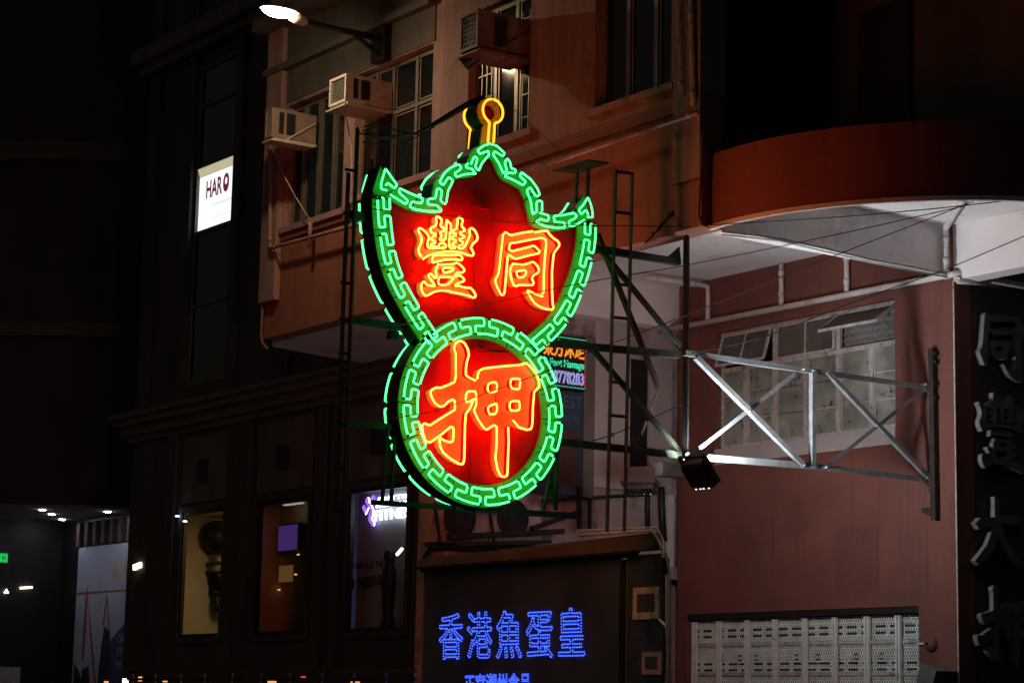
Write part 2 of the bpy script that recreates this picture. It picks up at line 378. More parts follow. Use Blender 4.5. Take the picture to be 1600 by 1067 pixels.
# ---- maroon ground block
mb_ = MB()
wx0, wx1, wz0, wz1 = -20.33*KM, -17.27*KM, mz(4.645), mz(6.275)
gx0, gx1, gz1 = -20.86*KM, -16.95*KM, mz(2.835)
MX0 = -23.30
mb_.box((MX0,YM,wz1),(XS,YM+.3,ZT-.001)).box((MX0,YM,wz0),(wx0,YM+.3,wz1)).box((wx1,YM,wz0),(XS,YM+.3,wz1))
mb_.box((MX0,YM,gz1),(XS,YM+.3,wz0)).box((MX0,YM,0.02),(gx0,YM+.3,gz1)).box((gx1,YM,.02),(XS,YM+.3,gz1)).box((gx0,YM,.02),(gx1,YM+.3,.9))
part('maroon_wall', mb_, M['maroon'], cb)
for zz in (mz(3.75), mz(2.96)): part('wall_joint', MB().box((MX0,YM-.0012,zz),(XS-.02,YM-.0004,zz+.006)), M['maroon2'], cb)
for px in (1118, 1165, 1240, 1308, 1373, 1448):
    xx = on(px,850,'Y',YM).x; part('wall_joint', MB().box((xx,YM-.0022,gz1+.05),(xx+.006,YM-.0014,mz(4.55))), M['maroon2'], cb)
part('wall_patch', MB().box((on(1306,900,'Y',YM).x,YM-.006,mz(3.02)),(on(1372,900,'Y',YM).x,YM-.001,on(1340,823,'Y',YM).z)), M['maroon2'], cb)
part('black_side_wall', MB().box((XS-.3,YM+.31,.02),(XS,36,ZT-.001)), M['blackwall'], cb)
part('corner_trim', MB().bar((XS+.004,YM-.004,.02),(XS+.004,YM-.004,6.85),.016), M['frame'], cb)
part('corner_beam', MB().box((XS+.001,YM-.002,6.86),(-14.80,YM+.28,ZT-.003)), M['soffit'], cb)
# white beam from the front pilaster to the maroon corner
part('bracket_beam', MB().box((-18.42,YF+.29,ZS+.002),(-18.20,YM-.002,ZT+.15)), M['soffit'], cb)
# upper maroon window
YW = YM+.10
def mx(px, py=640): return on(px, py, 'Y', YW).x
f = MB(); t = .045
f.box((wx0,YW,wz0),(wx1,YW+.05,wz0+t)).box((wx0,YW,wz1-t),(wx1,YW+.05,wz1)).box((wx0,YW,wz0+t),(wx0+t,YW+.05,wz1-t)).box((wx1-t,YW,wz0+t),(wx1,YW+.05,wz1-t))
fr = part('factory_window_frame', f, M['frame'], cb)
zt = mz(5.80); zsill = wz0+.22
part('window_ledge', MB().box((wx0,YM-.012,wz0-.012),(wx1,YM+.09,zsill-.02)), M['panel'], cb)
cols = [wx0, mx(1166), mx(1211), mx(1260), mx(1311), mx(1363), wx1]
part('transom', MB().box((wx0+t,YW-.014,zt-.03),(wx1-t,YW+.04,zt+.03)), M['frame'], fr)
for i, c in enumerate(cols[1:-1]):
    wd_ = .10 if i in (1,) else .055
    part('mullion', MB().box((c-wd_/2,YW-.010,zsill),(c+wd_/2,YW+.035,zt-.03)), M['frame'], fr)
    if i in (1,3): part('mullion', MB().box((c-.035,YW-.010,zt+.03),(c+.035,YW+.035,wz1-t)), M['frame'], fr)
part('bottom_rail', MB().box((wx0+t,YW-.012,zsill-.02),(wx1-t,YW+.04,zsill+.03)), M['frame'], fr)
rows = [zsill, zsill+(zt-zsill)*.34, zsill+(zt-zsill)*.67, zt]
for i in range(6):
    for k in range(3):
        gm = M['frost'] if random.random() < .92 else M['frostd']
        part('pane', MB().box((cols[i]+.03,YW+.012,rows[k]+.006),(cols[i+1]-.03,YW+.018,rows[k+1]-.006)), gm, fr)
        if k: part('glazing_bar', MB().box((cols[i]+.03,YW+.004,rows[k]-.008+random.uniform(-.02,.02)),(cols[i+1]-.03,YW+.011,rows[k]+.008)), M['frame'] if random.random()<.5 else M['dark2'], fr)
    s_ = MB(); a, b = cols[i]+.035, cols[i+1]-.035
    s_.box((a,YW-.004,zsill+.035),(a+.022,YW+.011,zt-.035)).box((b-.022,YW-.004,zsill+.035),(b,YW+.011,zt-.035))
    part('sash', s_, M['frame'], fr)
def top_light(x0, x1, tilt, nb, gm):
    """top-hung light swung out by tilt"""
    hz = wz1-.05; h = hz-(zt+.035); c, s = math.cos(tilt), math.sin(tilt)
    def P(x, d, o=0): return V((x, YW-.015-d*s-o*c, hz-d*c+o*s*0))
    sm = MB()
    for (p, q) in ((P(x0,0),P(x1,0)),(P(x0,h),P(x1,h)),(P(x0,0),P(x0,h)),(P(x1,0),P(x1,h))): sm.bar(p, q, .035, .03)
    for k in range(1, nb): sm.bar(P(x0+(x1-x0)*k/nb,0), P(x0+(x1-x0)*k/nb,h), .022, .02)
    so = part('top_light', sm, M['frame'], fr)
    part('pane', MB().prism([[P(x0+.01,.01),P(x1-.01,.01),P(x1-.01,h-.01),P(x0+.01,h-.01)]], (0,.006*c,-.006*s)), gm, fr)
    return so
top_light(wx0+.06, cols[2]-.07, .30, 2, M['frostd'])
top_light(cols[2]+.07, cols[4]-.06, .03, 2, M['frostd'])
top_light(cols[4]+.02, wx1-.06, .95, 1, M['frostd'])
part('window_dark_backing', MB().box((wx0,YM+.29,wz0),(wx1,YM+.298,wz1)), M['black'], cb)
g = MB()
for k in range(30):
    xx = cols[4]+.03+k*.032
    if xx > wx1-.08: break
    for z in range(5):
        za = zt+.05+z*.085; g.bar((xx,YW+.07,za),(xx+.028,YW+.07,za+.045),.010); g.bar((xx+.028,YW+.07,za+.045),(xx,YW+.07,za+.09),.010)
part('security_mesh', g, M['frame'], cb)
# lower grille window
YG = YM+.12
lat = MB(); rz = .9; k = 0
nxc = int((gx1-gx0)/.042)
z = 1.2
while z < gz1-.09:
    band = (z-1.2) % .42
    motif = .16 < band < .19 or .24 < band < .27
    for i in range(nxc):
        if motif and (i % 6) not in (2,3): continue
        xx = gx0+.03+i*.042+(.021 if k % 2 else 0)
        if xx > gx1-.03: continue
        lat.box((xx-.0095,YG+.03,z),(xx+.0095,YG+.042,z+.045))
    z += .040; k += 1
zz = 1.2
while zz < gz1-.03:
    lat.box((gx0,YG+.032,zz-.006),(gx1,YG+.038,zz+.006)); zz += .08
part('pierced_screen', lat, M['lattice'], cb, stuff=True)
part('screen_backing', MB().box((gx0,YG+.06,.9),(gx1,YG+.066,gz1)), M['latback'], cb)
for px in (1085.5,1123.8,1168,1211.5,1258,1304.7,1355.3,1404.2):
    xx = on(px, 1010, 'Y', YG-.02).x
    b_ = MB().box((xx-.035,YG-.05,.9),(xx-.004,YG+.0,gz1-.10)).box((xx+.004,YG-.04,.9),(xx+.04,YG+.0,gz1-.10))
    part('grille_bar', b_, M['whitebar'], cb)
for zz in (mz(2.46), mz(2.11), mz(1.75), mz(1.4)):
    part('grille_rail', MB().box((gx0,YG+.006,zz-.02),(gx1,YG+.028,zz+.025)), M['frame'], cb)
for i in range(10):
    xx = gx0+.5+i*.37+random.uniform(-.05,.05)
    part('screen_motif', MB().box((xx,YG+.045,mz(2.20)),(xx+.09,YG+.05,mz(2.36))).box((xx+.01,YG+.024,mz(2.22)),(xx+.08,YG+.029,mz(2.235))).box((xx+.01,YG+.024,mz(2.27)),(xx+.08,YG+.029,mz(2.285))).box((xx+.01,YG+.024,mz(2.32)),(xx+.08,YG+.029,mz(2.335))), M['black'], cb)
part('grille_head', MB().box((gx0-.02,YM+.02,gz1-.075),(gx1,YG-.055,gz1-.003)), M['black'], cb)
# ---- side wall beneath the overhang
xw = MB()
part('side_passage_wall', MB().box((XW-.25,15.56,.02),(XW,17.2,4.6)).box((XW-.25,17.201,.02),(XW,24,ZS-.001)), M['grime'], cb)
for (p0, p1) in ((925,981),(1011,1046)):
    y0, y1 = on(p0,650,'X',XW).y, on(p1,650,'X',XW).y
    part('wall_panel', MB().box((XW+.002,y0,4.66),(XW+.05,y1,ZS-.002)), M['panel'], cb)
y0, y1 = on(983,650,'X',XW).y, on(1010,650,'X',XW).y
part('door_recess', MB().box((XW+.002,y0,4.66),(XW+.02,y1,6.5)), M['black'], cb)
part('post_strip', MB().box((XW+.002,on(906,650,'X',XW).y,4.5),(XW+.09,on(923,650,'X',XW).y,6.7)), M['dark2'], cb)
part('passage_end_wall', MB().box((XW,20.6,.02),(MX0,20.8,ZT-.001)), M['blackwall'], cb)
part('end_column', MB().box((XW+.002,on(1036,800,'X',XW).y,3.6),(XW+.10,on(1046,800,'X',XW).y,4.64)), M['white'], cb)
part('wall_ledge', MB().box((XW+.001,15.6,3.45),(XW+.35,19.9,3.62)), M['grime'], cb)
part('sloping_brace', MB().bar((XW+.02,16.9,4.35),(XW+.02,19.1,4.62),.05), M['black'], cb)

# ------------------------------------------------------------------ pipes and conduits on the building
def polyline_pipe(pts, r, name, label, mat=M['white'], group=None, n=8, joints=True, cat='pipe'):
    m = MB(); m.tube(rnd(pts, r*2.2), r, n)
    if joints:
        for p, q in zip(pts[:-1], pts[1:]):
            p, q = V(p), V(q)
            if (q-p).length > .5:
                d = (q-p).normalized(); m.tube([p+d*.10, p+d*.17], r*1.25, n); m.tube([q-d*.17, q-d*.10], r*1.25, n)
    return single(name, m, mat, label, cat, group, smooth=True)
def rnd(pts, rad, closed=False, seg=4):
    """round the corners of a polyline"""
    pts = [V(p) for p in pts]; out = []; n = len(pts)
    for i in range(n):
        if not closed and i in (0, n-1): out.append(pts[i]); continue
        a, b, c = pts[i-1], pts[i], pts[(i+1) % n]
        u, v = a-b, c-b
        if u.length < 1e-6 or v.length < 1e-6: continue
        r = min(rad, u.length*.48, v.length*.48)
        p, q = b+u.normalized()*r, b+v.normalized()*r
        for k in range(seg+1):
            t = k/seg; out.append(p*(1-t)**2+b*2*t*(1-t)+q*t*t)
    o = [out[0]]
    for p in out[1:]:
        if (p-o[-1]).length > 1e-5: o.append(p)
    return o
yp = YM-.07
polyline_pipe([(on(1005,525,'Y',yp).x,yp,mz(6.42)),(XS+.10,yp,mz(6.40)),(XS+.10,24,mz(6.42))], .04, 'drain_pipe', 'long pale pipe running along the maroon wall above its window and round the corner')
for i, (px, py) in enumerate(((1106,505),(1220.7,479),(1323,454))):
    xx = on(px, py, 'Y', yp).x; zb = mz(6.42)+.03
    polyline_pipe([(xx,yp,zb),(xx,yp,ZT-.01)] if i else [(xx,yp,zb),(xx,yp,ZT-.10),on(1095,445,'Z',ZT-.10),on(1010,434,'Z',ZT-.10)], .033, 'drop_pipe',
        ('pale elbow pipe dropping to the long wall pipe, nearest the green ladder', 'short pale pipe dropping from the ceiling in the middle of the long wall pipe', 'short pale pipe dropping from the white beam to the long wall pipe')[i], group='drop pipes above the maroon wall')
polyline_pipe([on(1505,313,'Z',ZT-.06), on(1477,357,'Z',ZT-.06), (on(1477,357,'Z',ZT-.06).x,on(1477,357,'Z',ZT-.06).y,mz(6.43))], .038, 'corner_pipe', 'pale bent pipe crossing the round balcony soffit down to the maroon corner')
polyline_pipe([(XS+.12,20.6,mz(6.50)),(XS+.12,20.6,ZT-.01)], .033, 'drop_pipe', 'short pale pipe on the dark side wall right of the maroon corner', group='drop pipes above the maroon wall')
m = MB()
for k, (o, r) in enumerate(((0,.02),(.045,.014),(-.04,.012))):
    m.tube([V((-18.18+o*.2,15.75,ZS-.02-abs(o))), V((-18.17+o*.2,16.6,ZS+.03-abs(o))), V((-18.17+o*.2,18.0,ZS-.02-abs(o))), V((-18.16+o*.2,YM-.1,ZS-.03-abs(o)))], r, 6)
single('cable_bundle', m, M['white'], 'bundle of pale conduits along the underside of the white bracket beam', 'conduit', smooth=True)
m = MB(); m.tube([on(1548,440,'X',XS+.14), on(1500,440,'X',XS+.14), V((XS+.1,YM-.1,mz(6.33)))], .02, 6); m.tube([on(1560,447,'X',XS+.14), on(1515,443,'X',XS+.14), V((XS+.12,YM-.06,mz(6.30)))], .016, 6)
single('cable_loop', m, M['white'], 'thin pale cables bunched below the pipe at the maroon corner', 'cable', smooth=True)
polyline_pipe([on(1098,205,'Y',YF-.06), on(1096,250,'Y',YF-.06), on(1091,335,'Y',YF-.06), on(1096,352,'Y',YF-.06)], .016, 'riser_conduit', 'orange brown conduit climbing beside the round parapet', M['conduit'], joints=False, cat='conduit')
# facade pipes
yq = YF-.16
polyline_pipe([on(422,190,'Y',yq), on(422,388,'Y',yq), on(560,351,'Y',yq), on(881,248,'Y',yq), on(1090,176,'Y',yq)], .028, 'facade_pipe', 'brown pipe down the left pilaster then along the orange parapet', M['facade'])
polyline_pipe([on(485,346,'Y',yq), on(484,386,'Y',yq)], .03, 'stub_pipe', 'short upright pipe stub below the leftmost window', M['facade'], joints=False)
m = MB(); m.tube([on(428,230,'Y',YF-.2), on(440,268,'Y',YF-.22), on(462,308,'Y',YF-.22), on(485,345,'Y',YF-.18)], .009, 5)
single('drain_hose', m, M['white'], 'thin pale hose looping down to the short pipe stub under the leftmost window', 'hose', smooth=True)
m = MB(); m.tube([on(539,168,'Y',YF-.4), on(544,200,'Y',YF-.36), on(549,230,'Y',YF-.3), on(550,300,'Y',YF-.25), on(549,350,'Y',YF-.2)], .010, 5)
single('drain_hose', m, M['white'], 'straight pale hose hanging below the middle air conditioner', 'hose', smooth=True)
polyline_pipe([on(411,470,'Y',YF-.05), on(408,520,'Y',YF-.05), on(409,535,'Y',YF-.05), on(418,545,'Y',YF-.02)], .022, 'corner_conduit', 'brown conduit on the bottom left corner of the orange parapet', M['conduit'], joints=False, cat='conduit')
for i, (px, py, q) in enumerate(((1062,20,150),(1080,5,165))):
    a = on(px, py, 'Y', YF-.13); b = on(px+3, q, 'Y', YF-.13)
    polyline_pipe([a+V((0,0,1.2)), a, b], .03, 'downpipe', ('left of two thin downpipes on the grey right pilaster','right of two thin downpipes on the grey right pilaster')[i], M['frame'], 'downpipes on the right pilaster')

# ------------------------------------------------------------------ window air conditioners
def air_con(pxs, Yfront, label, dark=False, Yback=YF+.1, body=None):
    """pxs: top-left, top-right and bottom-right of the grille in the plane Y=Yfront"""
    a, b, c = [on(*p, 'Y', Yfront) for p in pxs]
    x0, x1, z1, z0 = a.x, b.x, (a.z+b.z)/2, c.z
    t = thing('air_conditioner', label, 'air conditioner', ((x0+x1)/2, (Yfront+Yback)/2, z0-.06), 'window air conditioners')
    cs = MB(); cs.box((x0,Yfront+.05,z0),(x1,Yback,z1)); t_ = .035
    cs.box((x0,Yfront,z0),(x0+t_,Yfront+.049,z1)).box((x1-t_,Yfront,z0),(x1,Yfront+.049,z1)).box((x0+t_,Yfront,z0),(x1-t_,Yfront+.049,z0+t_)).box((x0+t_,Yfront,z1-t_),(x1-t_,Yfront+.049,z1))
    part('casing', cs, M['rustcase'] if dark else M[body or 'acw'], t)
    part('coil', MB().box((x0+t_,Yfront+.03,z0+t_),(x1-t_,Yfront+.048,z1-t_)), M['fin'] if not dark else M['black'], t)
    gr = MB()
    for k in range(1, 7): gr.bar((x0+t_+(x1-x0-2*t_)*k/7,Yfront+.012,z0+t_),(x0+t_+(x1-x0-2*t_)*k/7,Yfront+.012,z1-t_),.006)
    for k in range(1, 7): gr.bar((x0+t_,Yfront+.012,z0+t_+(z1-z0-2*t_)*k/7),(x1-t_,Yfront+.012,z0+t_+(z1-z0-2*t_)*k/7),.006)
    part('grille', gr, M['black'] if dark else M['alu'], t)
    d = Yback-Yfront
    for (f0, f1) in (((.16,.26),(.33,.52)) if not dark else ((.30,.52),)):
        part('side_louvre', MB().box((x1+.001,Yfront+d*f0,z0+.06),(x1+.008,Yfront+d*f1,z1-.05)), M['black'], t)
    br = MB()
    for xx in (x0+.03, x1+.012): br.bar((xx,Yback-.02,z1-.12),(xx,Yfront+d*.30,z0-.03),.022); br.bar((xx,Yfront+.02,z0-.03),(xx,Yback,z0-.03),.03)
    br.box((x0-.03,Yfront-.02,z0-.065),(x1+.03,Yback-.05,z0-.046))
    part('bracket', br, M['rustcase'] if dark else M['acw'], t)
    return t
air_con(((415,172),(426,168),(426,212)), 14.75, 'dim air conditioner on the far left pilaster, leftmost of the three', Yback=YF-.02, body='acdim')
air_con(((515,126),(541,114),(541,157)), 14.85, 'pale air conditioner with lit grille, under the street lamp')
air_con(((719,24),(747,15),(747,72)), 14.75, 'dark air conditioner above the keyhole finial of the neon sign', dark=True)
a = on(745, 82, 'Y', 14.95)
m = MB(); m.tube([a+V((-.12,-.12,-.16)), a+V((.10,.1,.08))], .085, 12); m.bar(a+V((.1,.1,.08)), a+V((.25,.4,.2)), .03)
single('wall_floodlight', m, M['black'], 'dark cylindrical spotlight hanging below the top air conditioner', 'spotlight', smooth=False)

# ------------------------------------------------------------------ street lamp
LX = -24.98; LH = on(438, 22, 'X', LX); LB = V((LX, YF-.06, 10.76))
t = thing('street_lamp', 'glowing street lamp on a long dark arm fixed to the facade', 'street lamp', LB)
part('wall_bracket', MB().box((LX-.22,YF-.13,10.45),(LX+.14,YF-.002,10.98)).bar((LX,YF-.1,10.5),(LX,YF-.6,10.78),.05), M['black'], t)
m = MB(); m.tube([LB, LB+(LH-LB)*.5+V((0,0,-.02)), LH+V((0,.30,-.02))], [.05,.04,.032], 8)
part('arm', m, M['black'], t, smooth=True)
m = MB(); prof = [(.001,.14),(.10,.13),(.19,.06),(.21,.0),(.20,-.02)]
hd = MB()
for s_ in range(12):
    pass
def ellipsoid(c, rx, ry, rz, n=16, k=8, half=None):
    m = MB(); v0 = 0
    for i in range(k+1):
        a = math.pi*i/k
        if half == 'top': a = math.pi*.5*i/k
        if half == 'bot': a = math.pi*.5+math.pi*.5*i/k
        for j in range(n):
            b = 2*math.pi*j/n; m.v.append(c+V((rx*math.sin(a)*math.cos(b), ry*math.sin(a)*math.sin(b), rz*math.cos(a))))
    for i in range(k):
        for j in range(n): m.f.append((i*n+j, i*n+(j+1) % n, (i+1)*n+(j+1) % n, (i+1)*n+j))
    return m
part('lamp_head', ellipsoid(LH+V((0,.0,.035)), .155, .30, .085, half='top'), M['acw'], t, smooth=True)
part('lamp_glass', ellipsoid(LH+V((0,-.03,.02)), .13, .235, .07, half='bot'), E_LAMP, t, smooth=True)
m = MB(); m.tube([LH+V((0,.16,.0)), LH+V((0,.24,-.01)), LH+V((0,.36,-.03)), LH+V((0,.42,-.04))], [.06,.085,.075,.03], 10)
part('lamp_gear_case', m, M['acw'], t, smooth=True)

# ------------------------------------------------------------------ neon sign
XT = -18.545                     # plane of the front tubes
XMID = -18.72                    # plane of the supporting steel
def T(px, py, dx=0):
    p = on(px, py, 'X', XT); return V((XT+dx, p.y, p.z))
ns = thing('neon_sign', 'large double sided neon pawnshop sign, bat over coin, green fret border and orange characters', 'neon sign', (XMID, 12.8, 3.6))
TR = .0112
BACK = -.355
def neon(path, mat, r=TR, name='neon_tube', rad=.022, closed=False, parent=ns, back=False):
    o = part(name, MB().tube(rnd(path, rad, closed), r, 6, closed), mat, parent, smooth=True)
    if back: link_copy(o, (BACK, 0, 0))
    return o
# --- circle meander
c0 = T(757.5, 642.5); RO = (T(753,497).z-T(753,788).z)/2; C = V((XT, c0.y, (T(753,497).z+T(753,788).z)/2))
RI = RO*105/126; RMID = (RO+RI)/2; NP = 16; PH = 2*math.pi/NP
def cpt(th, r, dx=0): # th measured clockwise in the photograph from the bottom
    return V((XT+dx, C.y-math.sin(th)*r*1.03, C.z-math.cos(th)*r))
def carc(a, b, r, n=6, dx=0): return [cpt(a+(b-a)*k/n, r, dx) for k in range(n+1)]
for k in range(NP):
    s0 = (k+.09)*PH
    path = carc(s0+.004, s0+.82*PH, RO) + carc(s0+.82*PH, s0+.50*PH, RMID, 3) + carc(s0+.50*PH, s0+1.32*PH, RI) + carc(s0+1.32*PH, s0+1.0*PH, RMID, 3) + [cpt(s0+1.0*PH, RO-.02)]
    neon(path, E_GR, back=True)
# --- side meanders
def smooth_path(pts, step=.02):
    pts = [V(p) for p in pts]; out = []
    for i in range(len(pts)-1):
        p0 = pts[max(i-1,0)]; p1 = pts[i]; p2 = pts[i+1]; p3 = pts[min(i+2,len(pts)-1)]
        n = max(2, int((p2-p1).length/step))
        for k in range(n):
            u = k/n
            out.append(.5*((2*p1)+(-p0+p2)*u+(2*p0-5*p1+4*p2-p3)*u*u+(-p0+3*p1-3*p2+p3)*u**3))
    out.append(pts[-1]); return out
class Lane:
    def __init__(s, px, wid, sgn):
        s.p = smooth_path([T(*q) for q in px]); s.c = [0]
        for a, b in zip(s.p[:-1], s.p[1:]): s.c.append(s.c[-1]+(b-a).length)
        s.w = wid; s.sg = sgn; s.L = s.c[-1]
    def at(s, d, lane, dx=0):
        d = max(0, min(s.L, d)); i = 1
        while i < len(s.c)-1 and s.c[i] < d: i += 1
        f_ = (d-s.c[i-1])/(s.c[i]-s.c[i-1]); p = s.p[i-1].lerp(s.p[i], f_)
        j0, j1 = max(0,i-4), min(len(s.p)-1,i+3); t_ = (s.p[j1]-s.p[j0]).normalized()
        nrm = V((0, -t_.z, t_.y))*s.sg
        q = p+nrm*(s.w*lane); return V((q.x+dx, q.y, q.z))
    def run(s, a, b, lane, n=6, dx=0): return [s.at(a+(b-a)*k/n, lane, dx) for k in range(n+1)]
LL = Lane([(590,308),(591,335),(593.5,362),(598,392),(605.5,422),(618,452),(634,481),(650,507),(670,537)], .145, 1)
LR = Lane([(930.5,351),(930,375),(926,402),(919,430),(910,455),(899,482),(884,507),(866,528),(842,549)], .145, -1)
if LL.at(.5,1).y < LL.at(.5,0).y: LL.sg = -1
if LR.at(.5,1).y > LR.at(.5,0).y: LR.sg *= -1
def side_meander(L, P):
    n = int(L.L/P)
    neon(L.run(-0.0, .33*P, 1, 3)+L.run(.33*P, .02*P, .5, 3)+[L.at(.0, .35)], E_GR, back=True)
    k = 0
    while k*P < L.L-.1:
        s = k*P
        path = L.run(s+.004, min(L.L, s+.82*P), 0)
        if s+.5*P < L.L:
            path += L.run(min(L.L,s+.82*P), s+.50*P, .5, 3) + L.run(s+.50*P, min(L.L, s+1.32*P), 1)
            if s+1.0*P < L.L: path += L.run(min(L.L,s+1.32*P), s+1.0*P, .5, 3)+[L.at(s+P, .15)]
        neon(path, E_GR, back=True); k += 1
side_meander(LL, LL.L/4.28); side_meander(LR, LR.L/4.32)
# --- traced tubes of the wings and the arched top
def zt1(l): return [T(555+x/8.889, 250+y/8.889) for x, y in l]
def zt2(l): return [T(675+x/8.889, 215+y/8.889) for x, y in l]
def zt3(l): return [T(795+x/10.667, 270+y/10.667) for x, y in l]
traced = [
 (zt1([(440,425),(360,405),(360,330),(420,120),(500,235),(580,345),(550,400),(450,318),(425,355)]), False),
 (zt1([(490,485),(700,615),(735,570),(605,450),(620,395),(740,455),(870,510)]), False),
 (zt1([(880,513),(940,535),(925,605),(790,580),(755,650),(840,690),(1010,715),(1190,715),(1195,690),(1130,630),(1010,620),(1010,545),(1115,532)]), False),
 (zt1([(1118,520),(1140,392),(1205,420),(1185,570),(1245,615),(1265,590),(1290,430),(1360,290),(1300,238),(1220,355),(1170,305),(1240,185),(1330,105),(1440,62),(1475,105),(1450,145),(1380,185),(1410,240),(1500,205),(1595,195),(1675,192)]), False),
 (zt2([(605,505),(555,435),(490,425),(465,390),(500,362)]), False),
 (zt2([(540,370),(590,262),(632,292),(600,410),(650,465),(690,365),(740,300),(790,250),(785,185),(665,230),(630,180),(710,120),(795,90)]), False),
 (zt2([(800,88),(900,118),(1010,220),(985,265),(870,190),(848,240),(930,360),(990,500),(1040,460),(1010,340),(1050,290),(1090,360),(1100,425)]), False),
 (zt2([(1105,435),(1150,437),(1165,475),(1145,500),(1060,488),(1008,540),(1130,590),(1265,665),(1305,615),(1220,540),(1240,482),(1370,580),(1460,700),(1500,795),(1450,825),(1360,690),(1315,740),(1370,880),(1395,1050)]), False),
 (zt3([(395,690),(470,650),(460,490),(510,465),(555,480),(555,645)]), False),
 (zt3([(512,670),(660,710),(670,775),(640,805),(520,770),(450,820),(600,890),(800,920),(935,920),(930,830),(760,820),(750,720),(900,710),(1090,670),(1130,720),(1110,760),(1000,810),(1010,890),(1080,890),(1260,785)]), False),
 (zt3([(1310,740),(1400,745),(1395,650),(1365,520),(1320,410),(1240,540),(1165,620),(1210,695),(1285,620),(1320,680),(1318,715)]), False),
]
for p, cl in traced: neon(p, E_GR, back=True, rad=.018)
# --- green border plates, in sections
PX = -.07
def plate(o, i): # o, i: matching outer and inner points
    m = MB(); n = len(o); lp = [V((XT+PX,p.y,p.z)) for p in o]+[V((XT+PX,p.y,p.z)) for p in reversed(i)]
    m.prism([lp], (-.03,0,0)); part('border_plate', m, M['green'], ns)
for k in range(NP):
    a, b = k*PH+.006, (k+1)*PH-.006
    plate(carc(a,b,RO+.022), carc(a,b,RI-.045))
for L in (LL, LR):
    n = 5
    for k in range(n):
        a, b = L.L*k/n+.004, L.L*(k+1)/n-.004
        plate(L.run(a,b,-.17), L.run(a,b,1.32))
top_o = [(627,289),(640,297),(660,306),(679,309),(681,303),(684,285),(690,275),(703,261),(720,254),(735,254),(740,240),(748,229),(765,222),(780,228),(793,242),(800,255),(815,266),(832,279),(843,296),(849,315),(852,331),(866,334),(881,333),(898,329),(908,322)]
top_i = [(606,305),(622,315),(645,327),(668,333),(691,334),(697,321),(702,300),(709,285),(722,277),(744,275),(750,268),(756,252),(765,241),(776,250),(784,270),(790,279),(802,285),(818,294),(826,312),(831,337),(836,351),(852,358),(872,360),(892,357),(906,351)]
TO = [T(*p) for p in top_o]; TI = [T(*p) for p in top_i]
cuts = [0, 2, 4, 6, 9, 12, 15, 18, 20, 22, 24]
for a, b in zip(cuts[:-1], cuts[1:]):
    o, i = [p.copy() for p in TO[a:b+1]], [p.copy() for p in TI[a:b+1]]
    for l in (o, i): l[-1] = l[-1].lerp(l[-2], .06); l[0] = l[0].lerp(l[1], .06)
    plate(o, i)
for tip in ([(600,257),(626,290),(606,304),(590,302),(588,296)], [(919,303),(929,342),(910,347),(901,330)]):
    part('border_plate', MB().prism([[T(*p, PX) for p in tip]], (-.03,0,0)), M['green'], ns)
# --- red face panels and sheet metal housing
upper = [LL.at(LL.L*k/20, -.17) for k in range(20, -1, -1)] + [T(588,296), T(600,257)] + TO + [T(919,303)] + [LR.at(LR.L*k/20, -.17) for k in range(0, 21)]
upin = [LL.at(LL.L*k/20, .5) for k in range(20, -1, -1)] + [((a+b)/2) for a, b in zip(TO, TI)] + [LR.at(LR.L*k/20, .5) for k in range(0, 21)]
def shift(l, dx): return [V((XT+dx,p.y,p.z)) for p in l]
part('face_panel', MB().prism([shift(upin, -.122)], (-.008,0,0)), M['red'], ns, label='upper bat shaped red face')
part('face_panel', MB().prism([shift(carc(0,2*math.pi*.995,RMID,60), -.112)], (-.008,0,0)), M['red'], ns, label='lower round red face')
HB = -.285
part('face_panel', MB().prism([shift(upin, HB-.001)], (-.006,0,0)), M['red'], ns, label='rear red face of the bat shape')
part('face_panel', MB().prism([shift(carc(0,2*math.pi*.995,RMID,60), HB-.008)], (-.004,0,0)), M['red'], ns, label='rear round red face')
part('housing', MB().prism([shift(upper, -.134)], (HB+.134,0,0)), M['house'], ns)
part('housing', MB().prism([shift(carc(0,2*math.pi*.995,RO+.02,60), -.138)], (HB+.136,0,0)), M['house'], ns)
def rim(path, closed):
    m = MB(); n = len(path)
    for dx in (-.10, -.136): m.v += shift(path, dx)
    for i in range(n if closed else n-1): m.f.append((i, (i+1) % n, n+(i+1) % n, n+i))
    return m
part('housing_rim', rim(upper, True), M['house'], ns)
part('housing_rim', rim(carc(0,2*math.pi*.995,RO+.02,60), True), M['house'], ns)
# --- characters
def za(l): return [T(640+x/13.333, 330+y/13.333) for x, y in l]
def zb(l): return [T(640+x/13.333, 400+y/13.333) for x, y in l]
def zc(l): return [T(760+x/13.333, 345+y/13.333) for x, y in l]
def ze(l): return [T(640+x/7.273, 520+y/7.273) for x, y in l]
def zf(l): return [T(640+x/7.273, 635+y/7.273) for x, y in l]
fB1 = [(270,990),(200,880),(185,810),(205,740),(245,650),(250,560),(215,470),(175,400),(190,355),(240,360),(320,420),(380,490),(405,550),(385,620),(370,690),(385,760),(430,780),(600,790),(760,790),(950,780),(1040,790),(1110,780),(1180,680),(1220,590),(1260,500),(1245,430),(1250,370),(1300,350),(1370,420),(1415,520),(1410,600),(1310,690),(1270,770),(1310,820),(1335,890),(1310,935),(1220,915),(1100,870),(960,845),(760,845),(520,880),(380,930)]
fB2 = [(565,110),(610,120),(670,180),(665,230),(640,300),(680,340),(740,370),(740,400),(640,440),(640,475),(670,520),(630,570),(640,610),(640,665),(610,700),(600,800),(560,800),(555,745),(450,720),(440,690),(530,660),(540,630),(455,590),(455,550),(540,510),(540,470),(470,460),(440,430),(440,350),(540,310),(560,250),(550,150)]
